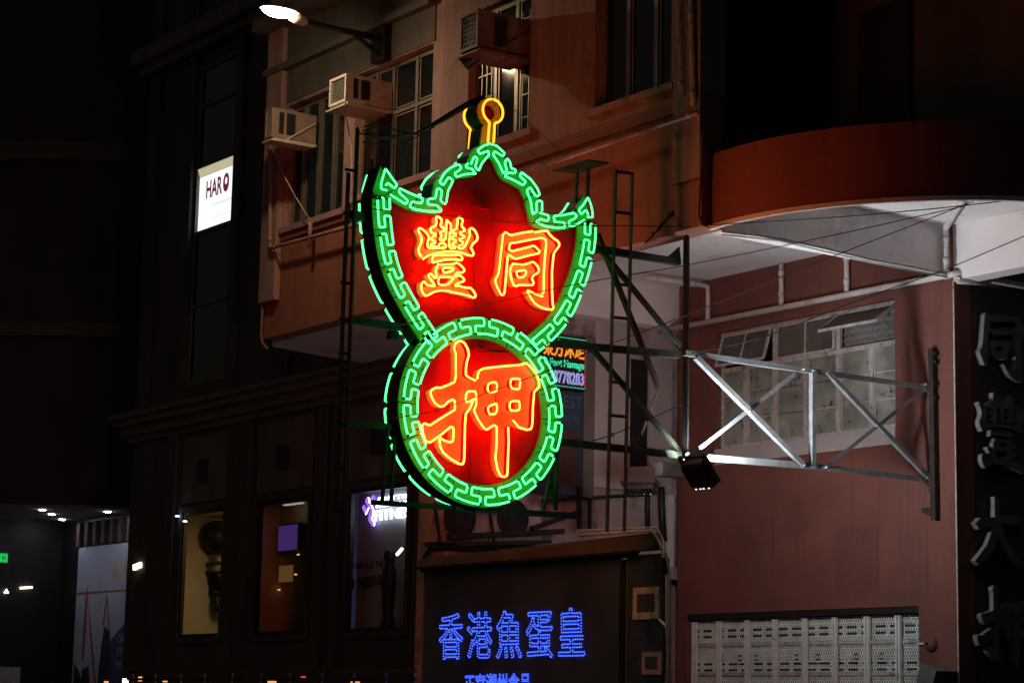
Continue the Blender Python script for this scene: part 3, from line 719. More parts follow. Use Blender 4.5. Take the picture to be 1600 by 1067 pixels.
fB3 = [(1000,160),(1030,125),(1080,150),(1110,200),(1085,270),(1090,330),(1150,380),(1150,410),(1050,450),(1050,480),(1140,520),(1140,550),(1040,585),(1040,610),(1115,640),(1100,690),(1020,730),(1010,800),(960,800),(960,740),(900,720),(890,680),(965,640),(965,610),(880,570),(880,540),(965,500),(965,470),(885,450),(890,410),(980,370),(1000,240)]
fB4 = [(770,170),(790,210),(860,270),(865,330),(850,420),(825,540),(820,640),(830,800),(760,800),(755,700),(760,590),(755,400),(765,260)]
fBar = [(470,1075),(480,980),(500,925),(560,915),(1000,912),(1060,920),(1105,980),(1085,1025),(960,1005),(760,1010),(600,1045)]
fLow = [(640,180),(900,170),(990,140),(1060,190),(1130,260),(1145,310),(1100,345),(990,350),(920,420),(940,440),(1040,400),(1110,450),(1145,500),(1120,530),(1000,570),(940,620),(1030,625),(1160,660),(1270,665),(1330,730),(1375,810),(1365,860),(1320,870),(1240,830),(1080,790),(840,745),(820,725),(640,720),(500,750),(400,810),(335,835),(290,790),(245,700),(240,620),(265,550),(300,530),(370,610),(510,630),(520,600),(450,500),(390,420),(400,380),(440,370),(500,430),(540,465),(565,440),(555,380),(540,300),(570,230),(605,165)]
fH1 = [(700,260),(740,245),(900,245),(925,270),(880,315),(780,340),(720,350),(690,320)]
fH2 = [(630,440),(900,440),(915,470),(860,530),(790,595),(680,605),(610,590),(590,530),(612,470)]
tB1 = [(250,955),(200,880),(185,810),(205,740),(245,650),(250,560),(215,470),(175,400),(190,355),(240,360),(320,420),(380,490),(405,550),(385,620),(370,690),(385,760),(430,775),(590,768),(720,768),(760,745),(760,710),(720,665),(640,665),(610,700),(595,745),(560,745),(450,720),(440,690),(530,660),(540,630),(455,590),(455,550),(540,510),(540,470),(470,460),(440,430),(440,350),(540,310),(560,250),(550,150),(565,110),(610,120),(670,180),(665,230),(640,300),(680,340),(740,370),(740,400),(640,440),(640,475),(670,520),(630,570),(630,600),(735,600),(755,560),(762,380),(770,180)]
tB2 = [(772,178),(795,212),(860,270),(862,330),(855,400)]
tB3 = [(840,425),(838,540),(820,640),(830,740),(850,770),(950,770),(960,740),(900,720),(890,680),(965,640),(965,610),(880,570),(880,540),(965,500),(965,470),(885,450),(890,410),(980,370),(1000,240),(1000,160),(1030,125),(1080,150),(1110,200),(1085,270),(1090,330),(1150,380),(1150,410),(1050,450),(1050,480),(1140,520),(1140,550),(1040,585),(1040,610),(1115,640),(1100,690),(1020,730),(1020,770),(1080,785),(1130,760),(1180,680),(1220,590),(1260,500),(1245,430),(1250,370),(1300,350),(1370,420),(1415,520),(1410,600),(1310,690),(1270,770),(1310,820),(1335,890),(1310,935),(1220,915),(1100,870),(960,845),(760,845),(520,880),(380,930),(275,1000)]
gO = [(340,310),(380,250),(410,240),(470,290),(760,250),(1000,225),(1270,210),(1320,290),(1390,360),(1480,420),(1520,480),(1510,540),(1450,610),(1405,680),(1390,800),(1365,1067),(1368,1480),(1380,1733),(1400,1803),(1370,1853),(1240,1838),(1100,1783),(1000,1713),(930,1613),(890,1533),(845,1473),(870,1448),(930,1483),(1030,1533),(1175,1578),(1195,1483),(1195,1133),(1215,800),(1245,500),(1240,410),(1200,365),(1130,360),(950,390),(600,460),(510,460),(480,520),(465,590),(500,625),(560,630),(960,525),(1010,530),(1070,590),(1115,640),(1090,680),(620,795),(570,780),(450,710),(445,780),(410,1133),(385,1433),(365,1533),(330,1553),(290,1513),(230,1393),(185,1263),(190,1213),(240,1133),(265,1033),(300,700)]
gM = [(575,900),(770,915),(870,890),(960,855),(1010,880),(1070,950),(1100,1040),(1060,1093),(990,1133),(945,1193),(960,1243),(990,1293),(970,1333),(900,1343),(680,1338),(610,1368),(570,1343),(520,1213),(490,1053),(510,973),(550,893)]
gMh = [(630,1053),(800,1028),(835,1063),(820,1123),(760,1178),(680,1183),(640,1153),(628,1090)]
tG1 = [(1000,240),(1200,215),(1270,215),(1320,290),(1390,360),(1480,420),(1520,480),(1510,540),(1450,610),(1405,680),(1390,800),(1365,1067),(1368,1480),(1380,1733),(1400,1803),(1370,1853),(1240,1838),(1100,1783),(1000,1713),(930,1613),(890,1533),(845,1473),(870,1448),(930,1483),(1030,1533),(1175,1578)]
tG2 = [(1165,1523),(1195,1483),(1195,1133),(1215,800),(1245,500),(1240,410),(1200,365),(1130,360),(950,390),(600,460),(510,460),(480,520),(465,590),(500,625),(560,630),(760,580),(960,525),(1010,530),(1070,590),(1115,640),(1090,680),(900,720),(620,795),(570,780),(500,730),(450,710)]
tG3 = [(445,745),(425,950),(410,1133),(385,1433),(365,1533),(330,1553),(290,1513),(230,1393),(185,1263),(190,1213),(240,1133),(265,1033),(300,700),(335,400),(340,310),(380,250),(410,240),(470,290),(530,300),(760,250),(965,222)]
pH = [(525,240),(505,180),(520,120),(570,90),(620,110),(660,180),(675,250),(650,330),(640,400),(640,480),(680,510),(750,540),(755,700),(750,830),(690,860),(640,916),(630,1036),(620,1436),(600,1496),(560,1486),(460,1426),(380,1356),(345,1286),(335,1186),(325,1181),(230,1246),(180,1226),(150,1136),(140,1056),(165,1026),(230,1051),(330,986),(500,876),(515,865),(510,770),(490,755),(440,780),(390,830),(345,840),(290,800),(250,730),(235,670),(260,640),(310,620),(350,625),(430,595),(510,560),(525,500)]
pHt = [(340,1178),(380,1216),(450,1241),(490,1236),(500,1166),(495,1076),(475,1061),(420,1106)]
pR = [(760,540),(775,480),(790,430),(840,405),(1000,385),(1240,365),(1330,345),(1370,380),(1430,450),(1465,530),(1475,610),(1415,670),(1405,800),(1400,873),(1395,1036),(1380,1091),(1330,1101),(1240,1071),(1175,1040),(1120,1060),(1125,1236),(1110,1616),(1080,1636),(1035,1626),(1000,1556),(975,1426),(990,1236),(990,1066),(960,1046),(920,1071),(875,1101),(845,1081),(780,986),(730,881),(757,800)]
pS = [[(890,590),(920,565),(980,560),(995,590),(990,660),(960,670),(900,675),(885,640)],[(1150,530),(1180,520),(1250,520),(1258,560),(1250,630),(1230,640),(1160,630),(1145,590)],[(895,840),(930,820),(985,800),(995,850),(990,896),(970,921),(910,926),(890,876)],[(1140,790),(1170,775),(1240,770),(1250,800),(1250,866),(1220,884),(1150,881),(1135,846)]]
pSm = [(640,780),(640,700),(660,665),(740,660),(735,735),(690,775)]
tP1 = [(750,543),(680,510),(640,480),(640,400),(650,330),(675,250),(660,180),(620,110),(570,90),(520,120),(505,180),(525,240),(525,500),(510,560),(430,595),(350,625),(310,620),(260,640),(235,670),(250,730),(290,800),(345,840),(390,830),(440,780),(490,755),(515,775),(515,873),(500,882),(330,986),(230,1051),(165,1026),(140,1056),(150,1136),(180,1226),(230,1246),(325,1181),(475,1061),(498,1080),(500,1166),(490,1236),(450,1241),(380,1216),(338,1182),(345,1286),(380,1356),(460,1426),(560,1486),(605,1492),(620,1436),(630,1036),(640,916),(690,850),(720,770),(733,735)]
tP2 = [(730,738),(690,778),(640,785),(640,700),(665,665),(745,662),(757,700),(757,820),(730,881),(780,986),(845,1081),(875,1101),(920,1071),(960,1046),(990,1066),(990,1236),(975,1426),(1000,1556),(1035,1626),(1080,1636),(1110,1616),(1125,1236),(1120,1070)]
tP3 = [(770,525),(775,480),(790,430),(840,405),(1000,385),(1240,365),(1330,345),(1370,380),(1430,450),(1465,530),(1475,610),(1415,670),(1405,800),(1400,873),(1395,1036),(1380,1091),(1330,1101),(1240,1071),(1175,991)]
FRONT = -.072
def char(bodies, tubes, label):
    m = MB()
    for i, lp in enumerate(bodies):
        m.prism([shift(l, FRONT-.0015*i) for l in lp], (-.036+.0012*i,0,0))
    c = part('character', m, M['orangep'], ns, label=label)
    c2 = link_copy(c, (-.2175, 0, 0)); c2['label'] = label+', rear face'
    for (p, cl) in tubes:
        o = neon(p, E_OR, rad=.012, closed=cl, parent=c, r=.0105)
        o2 = o.copy(); COL.objects.link(o2); o2.parent = c2; o2.location = (BACK+.2175, 0, 0); ORG[o2.name] = ORG[o.name]
    return c
char([[za(fB1)],[za(fB2)],[za(fB3)],[za(fB4)],[za(fBar)],[zb(fLow),zb(fH1),zb(fH2)]],
     [(za(tB1),0),(za(tB2),0),(za(tB3),0),(za(fBar),1),(zb(fLow),0),(zb(fH1),1),(zb(fH2),1)], 'orange neon character at upper left of the sign')
char([[zc(gO)],[zc(gM),zc(gMh)]], [(zc(tG1),0),(zc(tG2),0),(zc(tG3),0),(zc(gM),1),(zc(gMh),1)], 'orange neon character at upper right of the sign')
char([[ze(pH),ze(pHt)],[ze(pR)]+[ze(s_) for s_ in pS]], [(ze(tP1),0),(ze(tP2),0),(ze(tP3),0)]+[(ze(s_),1) for s_ in pS], 'large orange neon character in the round lower face')
for (px, py) in ((763,321),(759,546)):
    a = T(px, py, -.085)
    part('hook_plate', MB().box(a+V((-.02,-.075,-.025)), a+V((.02,.075,.02))).bar(a+V((0,-.07,-.01)), a+V((0,-.16,-.02)), .02), M['red'], ns)
# little standoffs behind the border tubes
st = MB()
for k in range(NP*2):
    p = cpt((k+.35)*PH/2, RO if k % 2 else RI); st.bar(p+V((-.012,0,0)), p+V((-.07,0,0)), .010)
for L in (LL, LR):
    for k in range(10):
        p = L.at(L.L*(k+.4)/10, k % 2); st.bar(p+V((-.012,0,0)), p+V((-.07,0,0)), .010)
part('tube_support', st, M['black'], ns, stuff=True)
te = MB()
for k in range(NP):
    for (a_, r_) in ((k+.09, RO), (k+.58, RI)):
        p, q = cpt(a_*PH, r_), cpt((a_+.012)*PH, r_); d_ = (q-p).normalized(); te.tube([p-d_*.012, p+d_*.012], TR*1.25, 6)
for L in (LL, LR):
    for k in range(5):
        p, q = L.at(L.L/4.3*k+.02, 0), L.at(L.L/4.3*k+.03, 0); d_ = (q-p).normalized(); te.tube([p-d_*.014, p+d_*.012], TR*1.25, 6)
part('tube_end', te, M['black'], ns, stuff=True)
ps = MB()
for (a_, b_) in (((744,690),(744,778)),((757,520),(757,545)),((700,520),(806,533)),((748,330),(752,480)),((690,331),(835,349))):
    p, q = T(*a_, -.1105 if a_[1] > 500 else -.1205), T(*b_, -.1105 if b_[1] > 500 else -.1205); ps.bar(p, q, .006, .003)
part('panel_seam', ps, M['house'], ns, stuff=True)
fw2 = MB()
for pts in ([(655,372),(642,368)],[(697,472),(697,480)],[(828,470),(848,476),(846,490)],[(745,640),(745,652)],[(780,600),(779,640)],[(862,596),(866,630)],[(660,400),(650,404)]):
    fw2.tube([T(*p, -.06) for p in pts], .004, 5)
part('feed_wire', fw2, M['wire'], ns, stuff=True)
# --- keyhole finial
kc = T(770.2, 174); kr = (T(770,155.5).z-T(770,192.8).z)/2
def kpt(a, r, dx=0): return V((XT+dx, kc.y+math.sin(a)*r, kc.z+math.cos(a)*r))
neon([T(762.3,222.5), T(764.8,192)]+[kpt(math.radians(a), kr) for a in range(-150, -4, 10)], E_YE, back=True, r=.0135)
neon([kpt(math.radians(a), kr) for a in range(0, 156, 10)]+[T(773,192.5), T(771.3,223)], E_YE, back=True, r=.0135)
out = [T(756,226)]+[T(759.5,198)]+[kpt(math.radians(a), kr*1.16) for a in range(-158, 159, 12)]+[T(777.5,198), T(776,226)]
part('finial_plate', MB().prism([shift(out, -.075), shift([kpt(math.radians(a), kr*.60) for a in range(0, 360, 15)], -.075)], (-.03,0,0)), M['gold'], ns)
part('finial_disc', MB().prism([shift([kpt(math.radians(a), kr*.66) for a in range(0, 360, 15)], -.109)], (-.006,0,0)), M['red'], ns)
part('finial_housing', MB().prism([shift(out, -.118)], (HB+.118,0,0)), M['gsteel'], ns)

# ------------------------------------------------------------------ steelwork carrying the sign
def S(px, py, X=XMID): return on(px, py, 'X', X)
sf = thing('sign_frame', 'dark green steel lattice of posts, ladders and arms carrying the neon sign', 'steel frame', (XMID, 15.4, 4.4))
part('wall_post', MB().angle(S(1068,290), S(1066,712), .085, .012, (1,0,0), (0,1,0)), M['black'], sf)
def abar(p, q, wd=.055, mat=M['gsteel'], name='angle_bar', X=XMID, off=0):
    a, b = S(*p, X), S(*q, X); a.x += off; b.x += off
    d = (b-a).normalized(); up = V((0,0,1)) - d*d.z
    up = up.normalized() if up.length > .2 else V((0,1,0))
    m = MB().angle(a-up*wd/2, b-up*wd/2, wd, .009, up, V((-1,0,0)))
    return part(name, m, mat, sf)
def flatrail(p, q, off=0, wd=.045, name='ladder_rail'):
    a, b = S(*p), S(*q); a.x += off; b.x += off
    return part(name, MB().angle(a, b, wd, .008, (0,1,0), (1,0,0)), M['gsteel'], sf)
abar((890,381),(1064,409),.075); abar((860,535),(1064,554),.075); abar((862,688),(1068,711),.075)
part('gusset', MB().prism([[S(1040,404),S(1062,385),S(1064,410)]], (-.01,0,0)), M['black'], sf)
abar((938,386),(1065,541),.05,name='brace'); abar((946,362),(1042,604),.05,M['rust'],'brace', off=-.12)
abar((928,545),(1065,706),.05,name='brace'); abar((1052,596),(1014,692),.035,M['rust'],'brace', off=-.2)
# right and left ladders
flatrail((959,266),(945.5,830)); flatrail((985,270),(972.5,830))
for py in (268,331,443,495,547,596,648):
    f_ = (py-266)/564; xa, xb = 959-13.5*f_, 985.5-13*f_
    part('rung', MB().bar(S(xa,py), S(xb,py+3), .035, .012), M['gsteel'], sf)
flatrail((541,270),(520.5,800)); flatrail((555.5,200),(533.5,800))
for py in (267,335,391,443,500,553,608,664,732,799):
    f_ = (py-200)/600; xb = 555.5-22*f_; xa = xb-14
    part('rung', MB().bar(S(xa,py-2), S(xb,py), .030, .012), M['gsteel'], sf)
abar((546,498),(632,511),.07); abar((540,660),(628,668),.06); abar((546,335),(576,339),.09)
# bottom beam and legs
abar((580,784),(725,794),.05,name='bottom_beam'); abar((725,794),(905,806),.06,name='bottom_beam')
for p, q in (((606,668),(597,786)),((618,670),(611,786)),((869,703),(849,797)),((871,700),(868,797)),((858,740),(868,797))):
    part('leg', MB().bar(S(*p), S(*q), .035, .030), M['gsteel'], sf)
for (px, py) in ((716,793),(747,795)):
    a = S(px, py); part('clamp', MB().box(a+V((-.03,-.055,-.035)), a+V((.03,.055,.025))), M['gsteel'], sf)
a = S(614, 522); part('hook_box', MB().box(a+V((-.04,-.05,-.06)), a+V((.04,.05,.03))), M['black'], sf)
# hanger plate and rods above the right wing
hp = [on(862,268,'Z',7.56), on(902,272,'Z',7.56), on(952,256,'Z',7.56), on(918,251,'Z',7.56)]
part('hanger_plate', MB().prism([hp], (0,0,.015)), M['gsteel'], sf)
for (p, q) in (((902,268),(899,322)),((919,262),(918,312))):
    part('hanger_rod', MB().bar(S(*p), S(*q), .035, .025), M['gsteel'], sf)
# dark stay strap from the finial to the left ladder, and thin hoops
m = MB()
pt = [S(560,208), S(600,217,XMID-.1), S(640,211,XMID-.1), S(662,203,XMID-.1), S(700,182,XMID-.1), S(735,161,XMID-.05), S(757,152,XMID)]
sp = smooth_path(pt, .1); m.tube(sp, [.010+.024*min(1, max(0, (i/len(sp)-.38)/.25))*(1-.5*max(0,(i/len(sp)-.75)/.25)) for i in range(len(sp))], 6)
part('stay_strap', m, M['black'], sf, smooth=True)
m = MB(); m.tube(smooth_path([S(566,206),S(590,197),S(622,205),S(652,211)],.08), .008, 5); m.tube(smooth_path([S(566,222),S(600,228),S(625,227),S(680,198)],.08), .007, 5); m.tube(smooth_path([S(572,208),S(600,214),S(640,210)],.08), .012, 5)
part('stay_wire', m, M['wire'], sf, smooth=True)

def cable(pts, r, label, sag=0, cat='cable', group='thin cables strung past the sign'):
    m = MB(); m.tube(smooth_path(pts, .25), r, 5); return single('cable', m, M['wire'], label, cat, group, smooth=True)
yc = YF-.4
cable([S(565,325,-18.3), S(700,338,-18.3), S(880,351,-18.3), on(1080,354,'Y',YF-.2)], .0055, 'thin near level cable crossing the upper characters of the neon sign')
cable([S(604,512,-18.25), S(660,500,-18.25), S(880,448,-18.0), on(1080,413,'Y',15.2), on(1300,368,'X',-16.2), on(1507,322,'X',-15.4)], .0055, 'cable from the waist of the sign up to the round balcony soffit, upper of two')
cable([on(949,539,'X',-18.6), on(1061,497,'Y',15.35), on(1311,397,'X',-16.3), on(1521,315,'X',-15.4)], .0055, 'cable from the middle arm up to the round balcony soffit, lower of two')
cable([on(1080,552,'X',-18.4), on(1190,528,'X',-18.2), on(1300,485,'X',-17.9), on(1400,448,'X',-17.7), on(1480,420,'X',-17.4), on(1640,352,'X',-16.0)], .0065, 'cable rising from the bracket truss across the maroon corner to the right edge')
cable([on(1105,352,'Y',YF-.02), on(1300,340,'X',-16.5), on(1430,329,'X',-15.8), on(1500,322,'X',-15.5), on(1640,306,'X',-14.9)], .0055, 'cable skimming the lower edge of the round parapet')
cable([S(604,655,-18.3), S(640,649,-18.3), S(682,641,-18.3), S(763,613,-18.3), S(858,578,-18.3), S(935,543,-18.6)], .006, 'dark cable with a ring crossing the round lower face of the sign')
cable([S(925,688,-18.6), S(957,679,-18.6), S(1066,632,-18.65)], .006, 'short cable with a ring between the right ladder and the post')
cable([on(765,142,'Y',14.9), on(820,185,'Y',15.1), on(885,246,'Y',YF-.3)], .004, 'hair thin wire slanting from the finial to the hanger plate, upper of two')
cable([on(785,200,'Y',15.0), on(820,230,'Y',15.2), on(860,266,'Y',YF-.3)], .004, 'hair thin wire slanting from the finial to the hanger plate, lower of two')
m = MB()
for (px, py, X) in ((682,641,-18.3),(957,679,-18.6)):
    c_ = S(px, py, X); m.tube([c_+V((0,.022*math.cos(k*.785),.022*math.sin(k*.785))) for k in range(8)], .005, 5, True)
m.tube([S(1056,330),S(1046,338)], .03, 6); m.tube([S(1046,338),S(1030,357)], .013, 6); m.tube([S(1037,347),S(1027,361)], .022, 6); m.tube([S(1030,357),S(1008,380)], .010, 6)
m.tube([S(1020,366)+V((0,.02*math.cos(k*.785),.02*math.sin(k*.785))) for k in range(8)], .006, 5, True)
part('turnbuckle_chain', m, M['black'], sf)

# ------------------------------------------------------------------ lit bracket truss with floodlight
XTR = -18.55
bt = thing('bracket_truss', 'galvanised bracket truss with crossed braces fixed to the maroon wall', 'truss', (XTR, 19.3, 4.3))
def B(px, py, dx=0): p = on(px, py, 'X', XTR); return V((p.x+dx, p.y, p.z))
def tbar(p, q, wd, name, dx=0, flip=1, mat=M['steel']):
    a, b = B(*p, dx), B(*q, dx); d = (b-a).normalized(); up = (V((0,0,1))-d*d.z)
    up = up.normalized() if up.length > .3 else V((0,1,0))
    return part(name, MB().angle(a-up*wd/2, b-up*wd/2, wd, .007, up, V((-flip,0,0))), mat, bt)
tbar((1072,551),(1276,580),.060,'top_chord'); tbar((1276,580),(1455,605),.055,'top_chord', -.012)
tbar((1072,712),(1276,728),.070,'bottom_chord'); tbar((1276,728),(1455,749),.060,'bottom_chord', -.012)
tbar((1272,578),(1271,730),.062,'upright', .012)
tbar((1088,558),(1256,727),.058,'diagonal_brace', .022); tbar((1096,700),(1245,583),.048,'diagonal_brace', -.02)
tbar((1292,580),(1453,747),.055,'diagonal_brace', .014); tbar((1290,731),(1446,608),.045,'diagonal_brace', -.02)
bo = MB()
for (px, py) in ((1170,643),(1369,665),(1254,577),(1270,579),(1255,727),(1445,601),(1447,746),(1290,730)):
    a = B(px, py, .024); bo.lathe(a, [(0.0,.014),(.011,.012),(.013,0),(.013,-.05)], 6, 'X')
part('bolt', bo, M['steel'], bt)
part('wall_rail', MB().angle(on(1457,543,'Y',YM-.09), on(1461.5,812,'Y',YM-.09), .075, .012, (-1,0,0), (0,1,0)), M['steelrail'], bt)
for py in (553,566,600,622,720,748,766,803):
    a = on(1459, py, 'Y', YM-.05); part('wall_lug', MB().box(a+V((-.055,-.03,-.02)), a+V((.05,.045,.02))), M['steelrail'], bt)
a = on(1447, 797, 'Y', YM-.06); part('wall_lug', MB().box(a+V((-.05,-.02,-.03)), a+V((.10,.055,.03))), M['steelrail'], bt)
part('gusset', MB().prism([[B(1440,600),B(1456,600),B(1457,622)]], (-.008,0,0)), M['steel'], bt)
part('gusset', MB().prism([[B(1436,748),B(1457,738),B(1457,766)]], (-.008,0,0)), M['steel'], bt)

def floodlight(center, yaw, pitch, size, label, power, loc_group='floodlights on the sign steelwork', dots=((.08,.0),(.30,.0),(.46,.0),(.72,.0))):
    """LED flood: finned black case, bright lens; local +y is the beam axis"""
    R = Matrix.Rotation(yaw, 3, 'Z') @ Matrix.Rotation(pitch, 3, 'X'); wd, dp, ht = size
    t = thing('floodlight', label, 'floodlight', center, loc_group); c = V(center)
    def bx(a, b, name, mat, sm=None):
        m = sm or MB(); n0 = len(m.v); m.box(a, b)
        for i in range(n0, len(m.v)): m.v[i] = c + R @ m.v[i]
        return m if sm is not None else part(name, m, mat, t)
    bx((-wd/2,-dp,-ht/2),(wd/2,-.012,ht/2),'case',M['black'])
    f = MB()
    for k in range(9):
        xx = -wd/2+wd*(k+.5)/9; bx((xx-.006,-dp-.03,-ht*.4),(xx+.006,-dp-.001,ht*.4),'',None,f)
    part('cooling_fin', f, M['black'], t)
    fr_ = MB(); e = .018
    for (a, b) in (((-wd/2-.01,-.011,-ht/2-.01),(-wd/2+e,.012,ht/2+.01)),((wd/2-e,-.011,-ht/2-.01),(wd/2+.01,.012,ht/2+.01)),((-wd/2+e,-.011,-ht/2-.01),(wd/2-e,.012,-ht/2+e)),((-wd/2+e,-.011,ht/2-e),(wd/2-e,.012,ht/2+.01))):
        bx(a, b, '', None, fr_)
    part('bezel', fr_, M['black'], t)
    bx((-wd/2+e+.001,-.009,-ht/2+e+.001),(wd/2-e-.001,.0,ht/2-e-.001),'lens',power)
    bx((-wd/2-.01,.013,ht/2-.004),(wd/2+.01,.15,ht/2+.008),'visor',M['black'])  # visor plate added to keep the beam off the nearby braces
    y_ = MB(); bx((-wd/2-.035,-dp*.6,-.02),(-wd/2-.012,-dp*.3,ht/2+.05),'',None,y_); bx((wd/2+.012,-dp*.6,-.02),(wd/2+.035,-dp*.3,ht/2+.05),'',None,y_); bx((-wd/2-.035,-dp*.6,ht/2+.051),(wd/2+.035,-dp*.3,ht/2+.07),'',None,y_)
    part('yoke', y_, M['black'], t)
    for (u, v) in dots: bx((-wd/2+wd*u+.0,-dp-.005,-ht/2-.006+v*ht),(-wd/2+wd*u+.018,-dp+.012,-ht/2+.006+v*ht),'indicator_light',E_PALE)
    
    return t
fc = on(1098, 734, 'X', XTR+.24)
floodlight(fc, math.radians(6), math.radians(42), (.30,.12,.33), 'square black floodlight at the outer end of the galvanised bracket truss', E_FLOOD)
fc2 = on(1003, 752, 'X', -20.4)
floodlight(fc2, math.radians(35), math.radians(80), (.36,.12,.24), 'wide black floodlight beside the foot of the right ladder', emat('floodlight_dim', (.95,.92,.95), 42))
m = MB(); a = on(1027,735,'X',-20.5)
m.box(a+V((-.1,0,-.06)), a+V((.1,.35,.10)))
single('junction_box', m, M['steelrail'], 'grey junction box behind the dark post right of the second floodlight', 'junction box')

# bell and lamp box on the maroon wall
a = on(1455, 1005, 'Y', YM-.01)
t = thing('alarm_bell', 'round alarm bell on the maroon wall right of the pierced window', 'alarm bell', a)
part('bell_dome', MB().lathe(a, [(.0,-.075),(.03,-.073),(.07,-.055),(.095,-.02),(.10,.005)], 20, 'Y'), M['maroon2'], t, smooth=True)
part('bell_boss', MB().lathe(a, [(.0,-.10),(.016,-.098),(.02,-.07)], 10, 'Y'), M['steelrail'], t)
part('bell_conduit', MB().tube([a+V((-.09,-.01,0)), a+V((-.20,-.01,0))], .014, 6), M['white'], t)
a = on(1462, 1057, 'Y', YM-.22)
m = MB(); R = Matrix.Rotation(.35, 3, 'Y'); n0 = 0; m.box((-.13,-.16,-.12),(.13,.2,.12)); m.v = [a+R @ p for p in m.v]
single('wall_lamp_box', m, M['lintel'], 'dull grey lamp box at the bottom edge beside the pierced window', 'lamp')
# ------------------------------------------------------------------ raised characters on the dark side wall
def norm(l, box=None):
    xs = [p[0] for p in (box or l)]; ys = [p[1] for p in (box or l)]
    return [((x-min(xs))/(max(xs)-min(xs)), 1-(y-min(ys))/(max(ys)-min(ys))) for x, y in l]
allF = fB1+[(x, y+933) for x, y in fLow]
chF = [[norm(l, allF) for l in g_] for g_ in ([fB1],[fB2],[fB3],[fB4],[fBar],[[(x,y+933) for x,y in fLow],[(x,y+933) for x,y in fH1],[(x,y+933) for x,y in fH2]])]
chG = [[norm(gO, gO)], [norm(gM, gO), norm(gMh, gO)]]
chP = [[norm(pH, pH+pR), norm(pHt, pH+pR)], [norm(pR, pH+pR)]+[norm(s_, pH+pR) for s_ in pS]]
chD = [[[(.42,1.0),(.52,.95),(.5,.72),(.92,.76),(1.0,.68),(.9,.62),(.55,.6),(.68,.35),(1.0,.08),(.86,0.0),(.62,.2),(.5,.42),(.38,.2),(.08,-.02),(0,.04),(.25,.28),(.39,.56),(.1,.5),(.02,.58),(.12,.67),(.42,.70)]]]
for ch, (p0, p1), lab in ((chG, ((1532,484),(1532,588)), 'top raised character on the dark side wall'), (chF, ((1531,627),(1531,732)), 'second raised character on the dark side wall'),
                          (chD, ((1524,772),(1524,880)), 'third raised character on the dark side wall, two sweeping legs'), (chP, ((1530,912),(1528,1042)), 'lowest raised character on the dark side wall')):
    top, bot = on(*p0, 'X', XS+.10), on(*p1, 'X', XS+.10); h = top.z-bot.z; y0 = bot.y
    m = MB(); m2 = MB()
    for i, g_ in enumerate(ch):
        lp = [[V((XS+.10-.001*i, y0+u*h*1.02, bot.z+v*h)) for u, v in l] for l in g_]
        m.prism(lp, (-.012,0,0))
        for l in lp:
            n = len(l); k0 = len(m2.v); m2.v += [p+V((-.0125,0,0)) for p in l]+[V((XS+.012,p.y,p.z)) for p in l]
            m2.f += [(k0+j, k0+(j+1) % n, k0+n+(j+1) % n, k0+n+j) for j in range(n)]
    t = thing('raised_character', lab, 'sign character', (XS+.05, y0+h*.5, bot.z))
    part('letter_face', m, M['letter'], t); part('letter_return', m2, M['lettersd'], t)

# ------------------------------------------------------------------ text helper
def text_mesh(body, sx, depth, size=1.0, fat=0, gap=1.0):
    c = bpy.data.curves.new('text', 'FONT'); c.body = body; c.extrude = depth; c.size = size; c.resolution_u = 3; c.offset = fat; c.space_character = gap
    o = bpy.data.objects.new('text', c); COL.objects.link(o)
    dg = bpy.context.evaluated_depsgraph_get(); me = bpy.data.meshes.new_from_object(o.evaluated_get(dg))
    vs = [v.co.copy() for v in me.vertices]; fs = [tuple(p.vertices) for p in me.polygons]
    bpy.data.objects.remove(o); bpy.data.curves.remove(c); bpy.data.meshes.remove(me)
    return vs, fs
def text_fit(body, p0, p1, p2, depth=.004, flat=True, fat=0):
    """text stretched into the parallelogram p0 (bottom left) p1 (bottom right) p2 (top left)"""
    vs, fs = text_mesh(body, 1, 0 if flat else .5, fat=fat)
    xs = [v.x for v in vs]; ys = [v.y for v in vs]; a, b, c, d = min(xs), max(xs), min(ys), max(ys)
    p0, p1, p2 = V(p0), V(p1), V(p2); ex, ey = p1-p0, p2-p0; n = ex.cross(ey).normalized()
    m = MB(); m.add([p0+ex*((v.x-a)/(b-a))+ey*((v.y-c)/(d-c))+n*(v.z*2*depth if not flat else 0) for v in vs], fs); return m
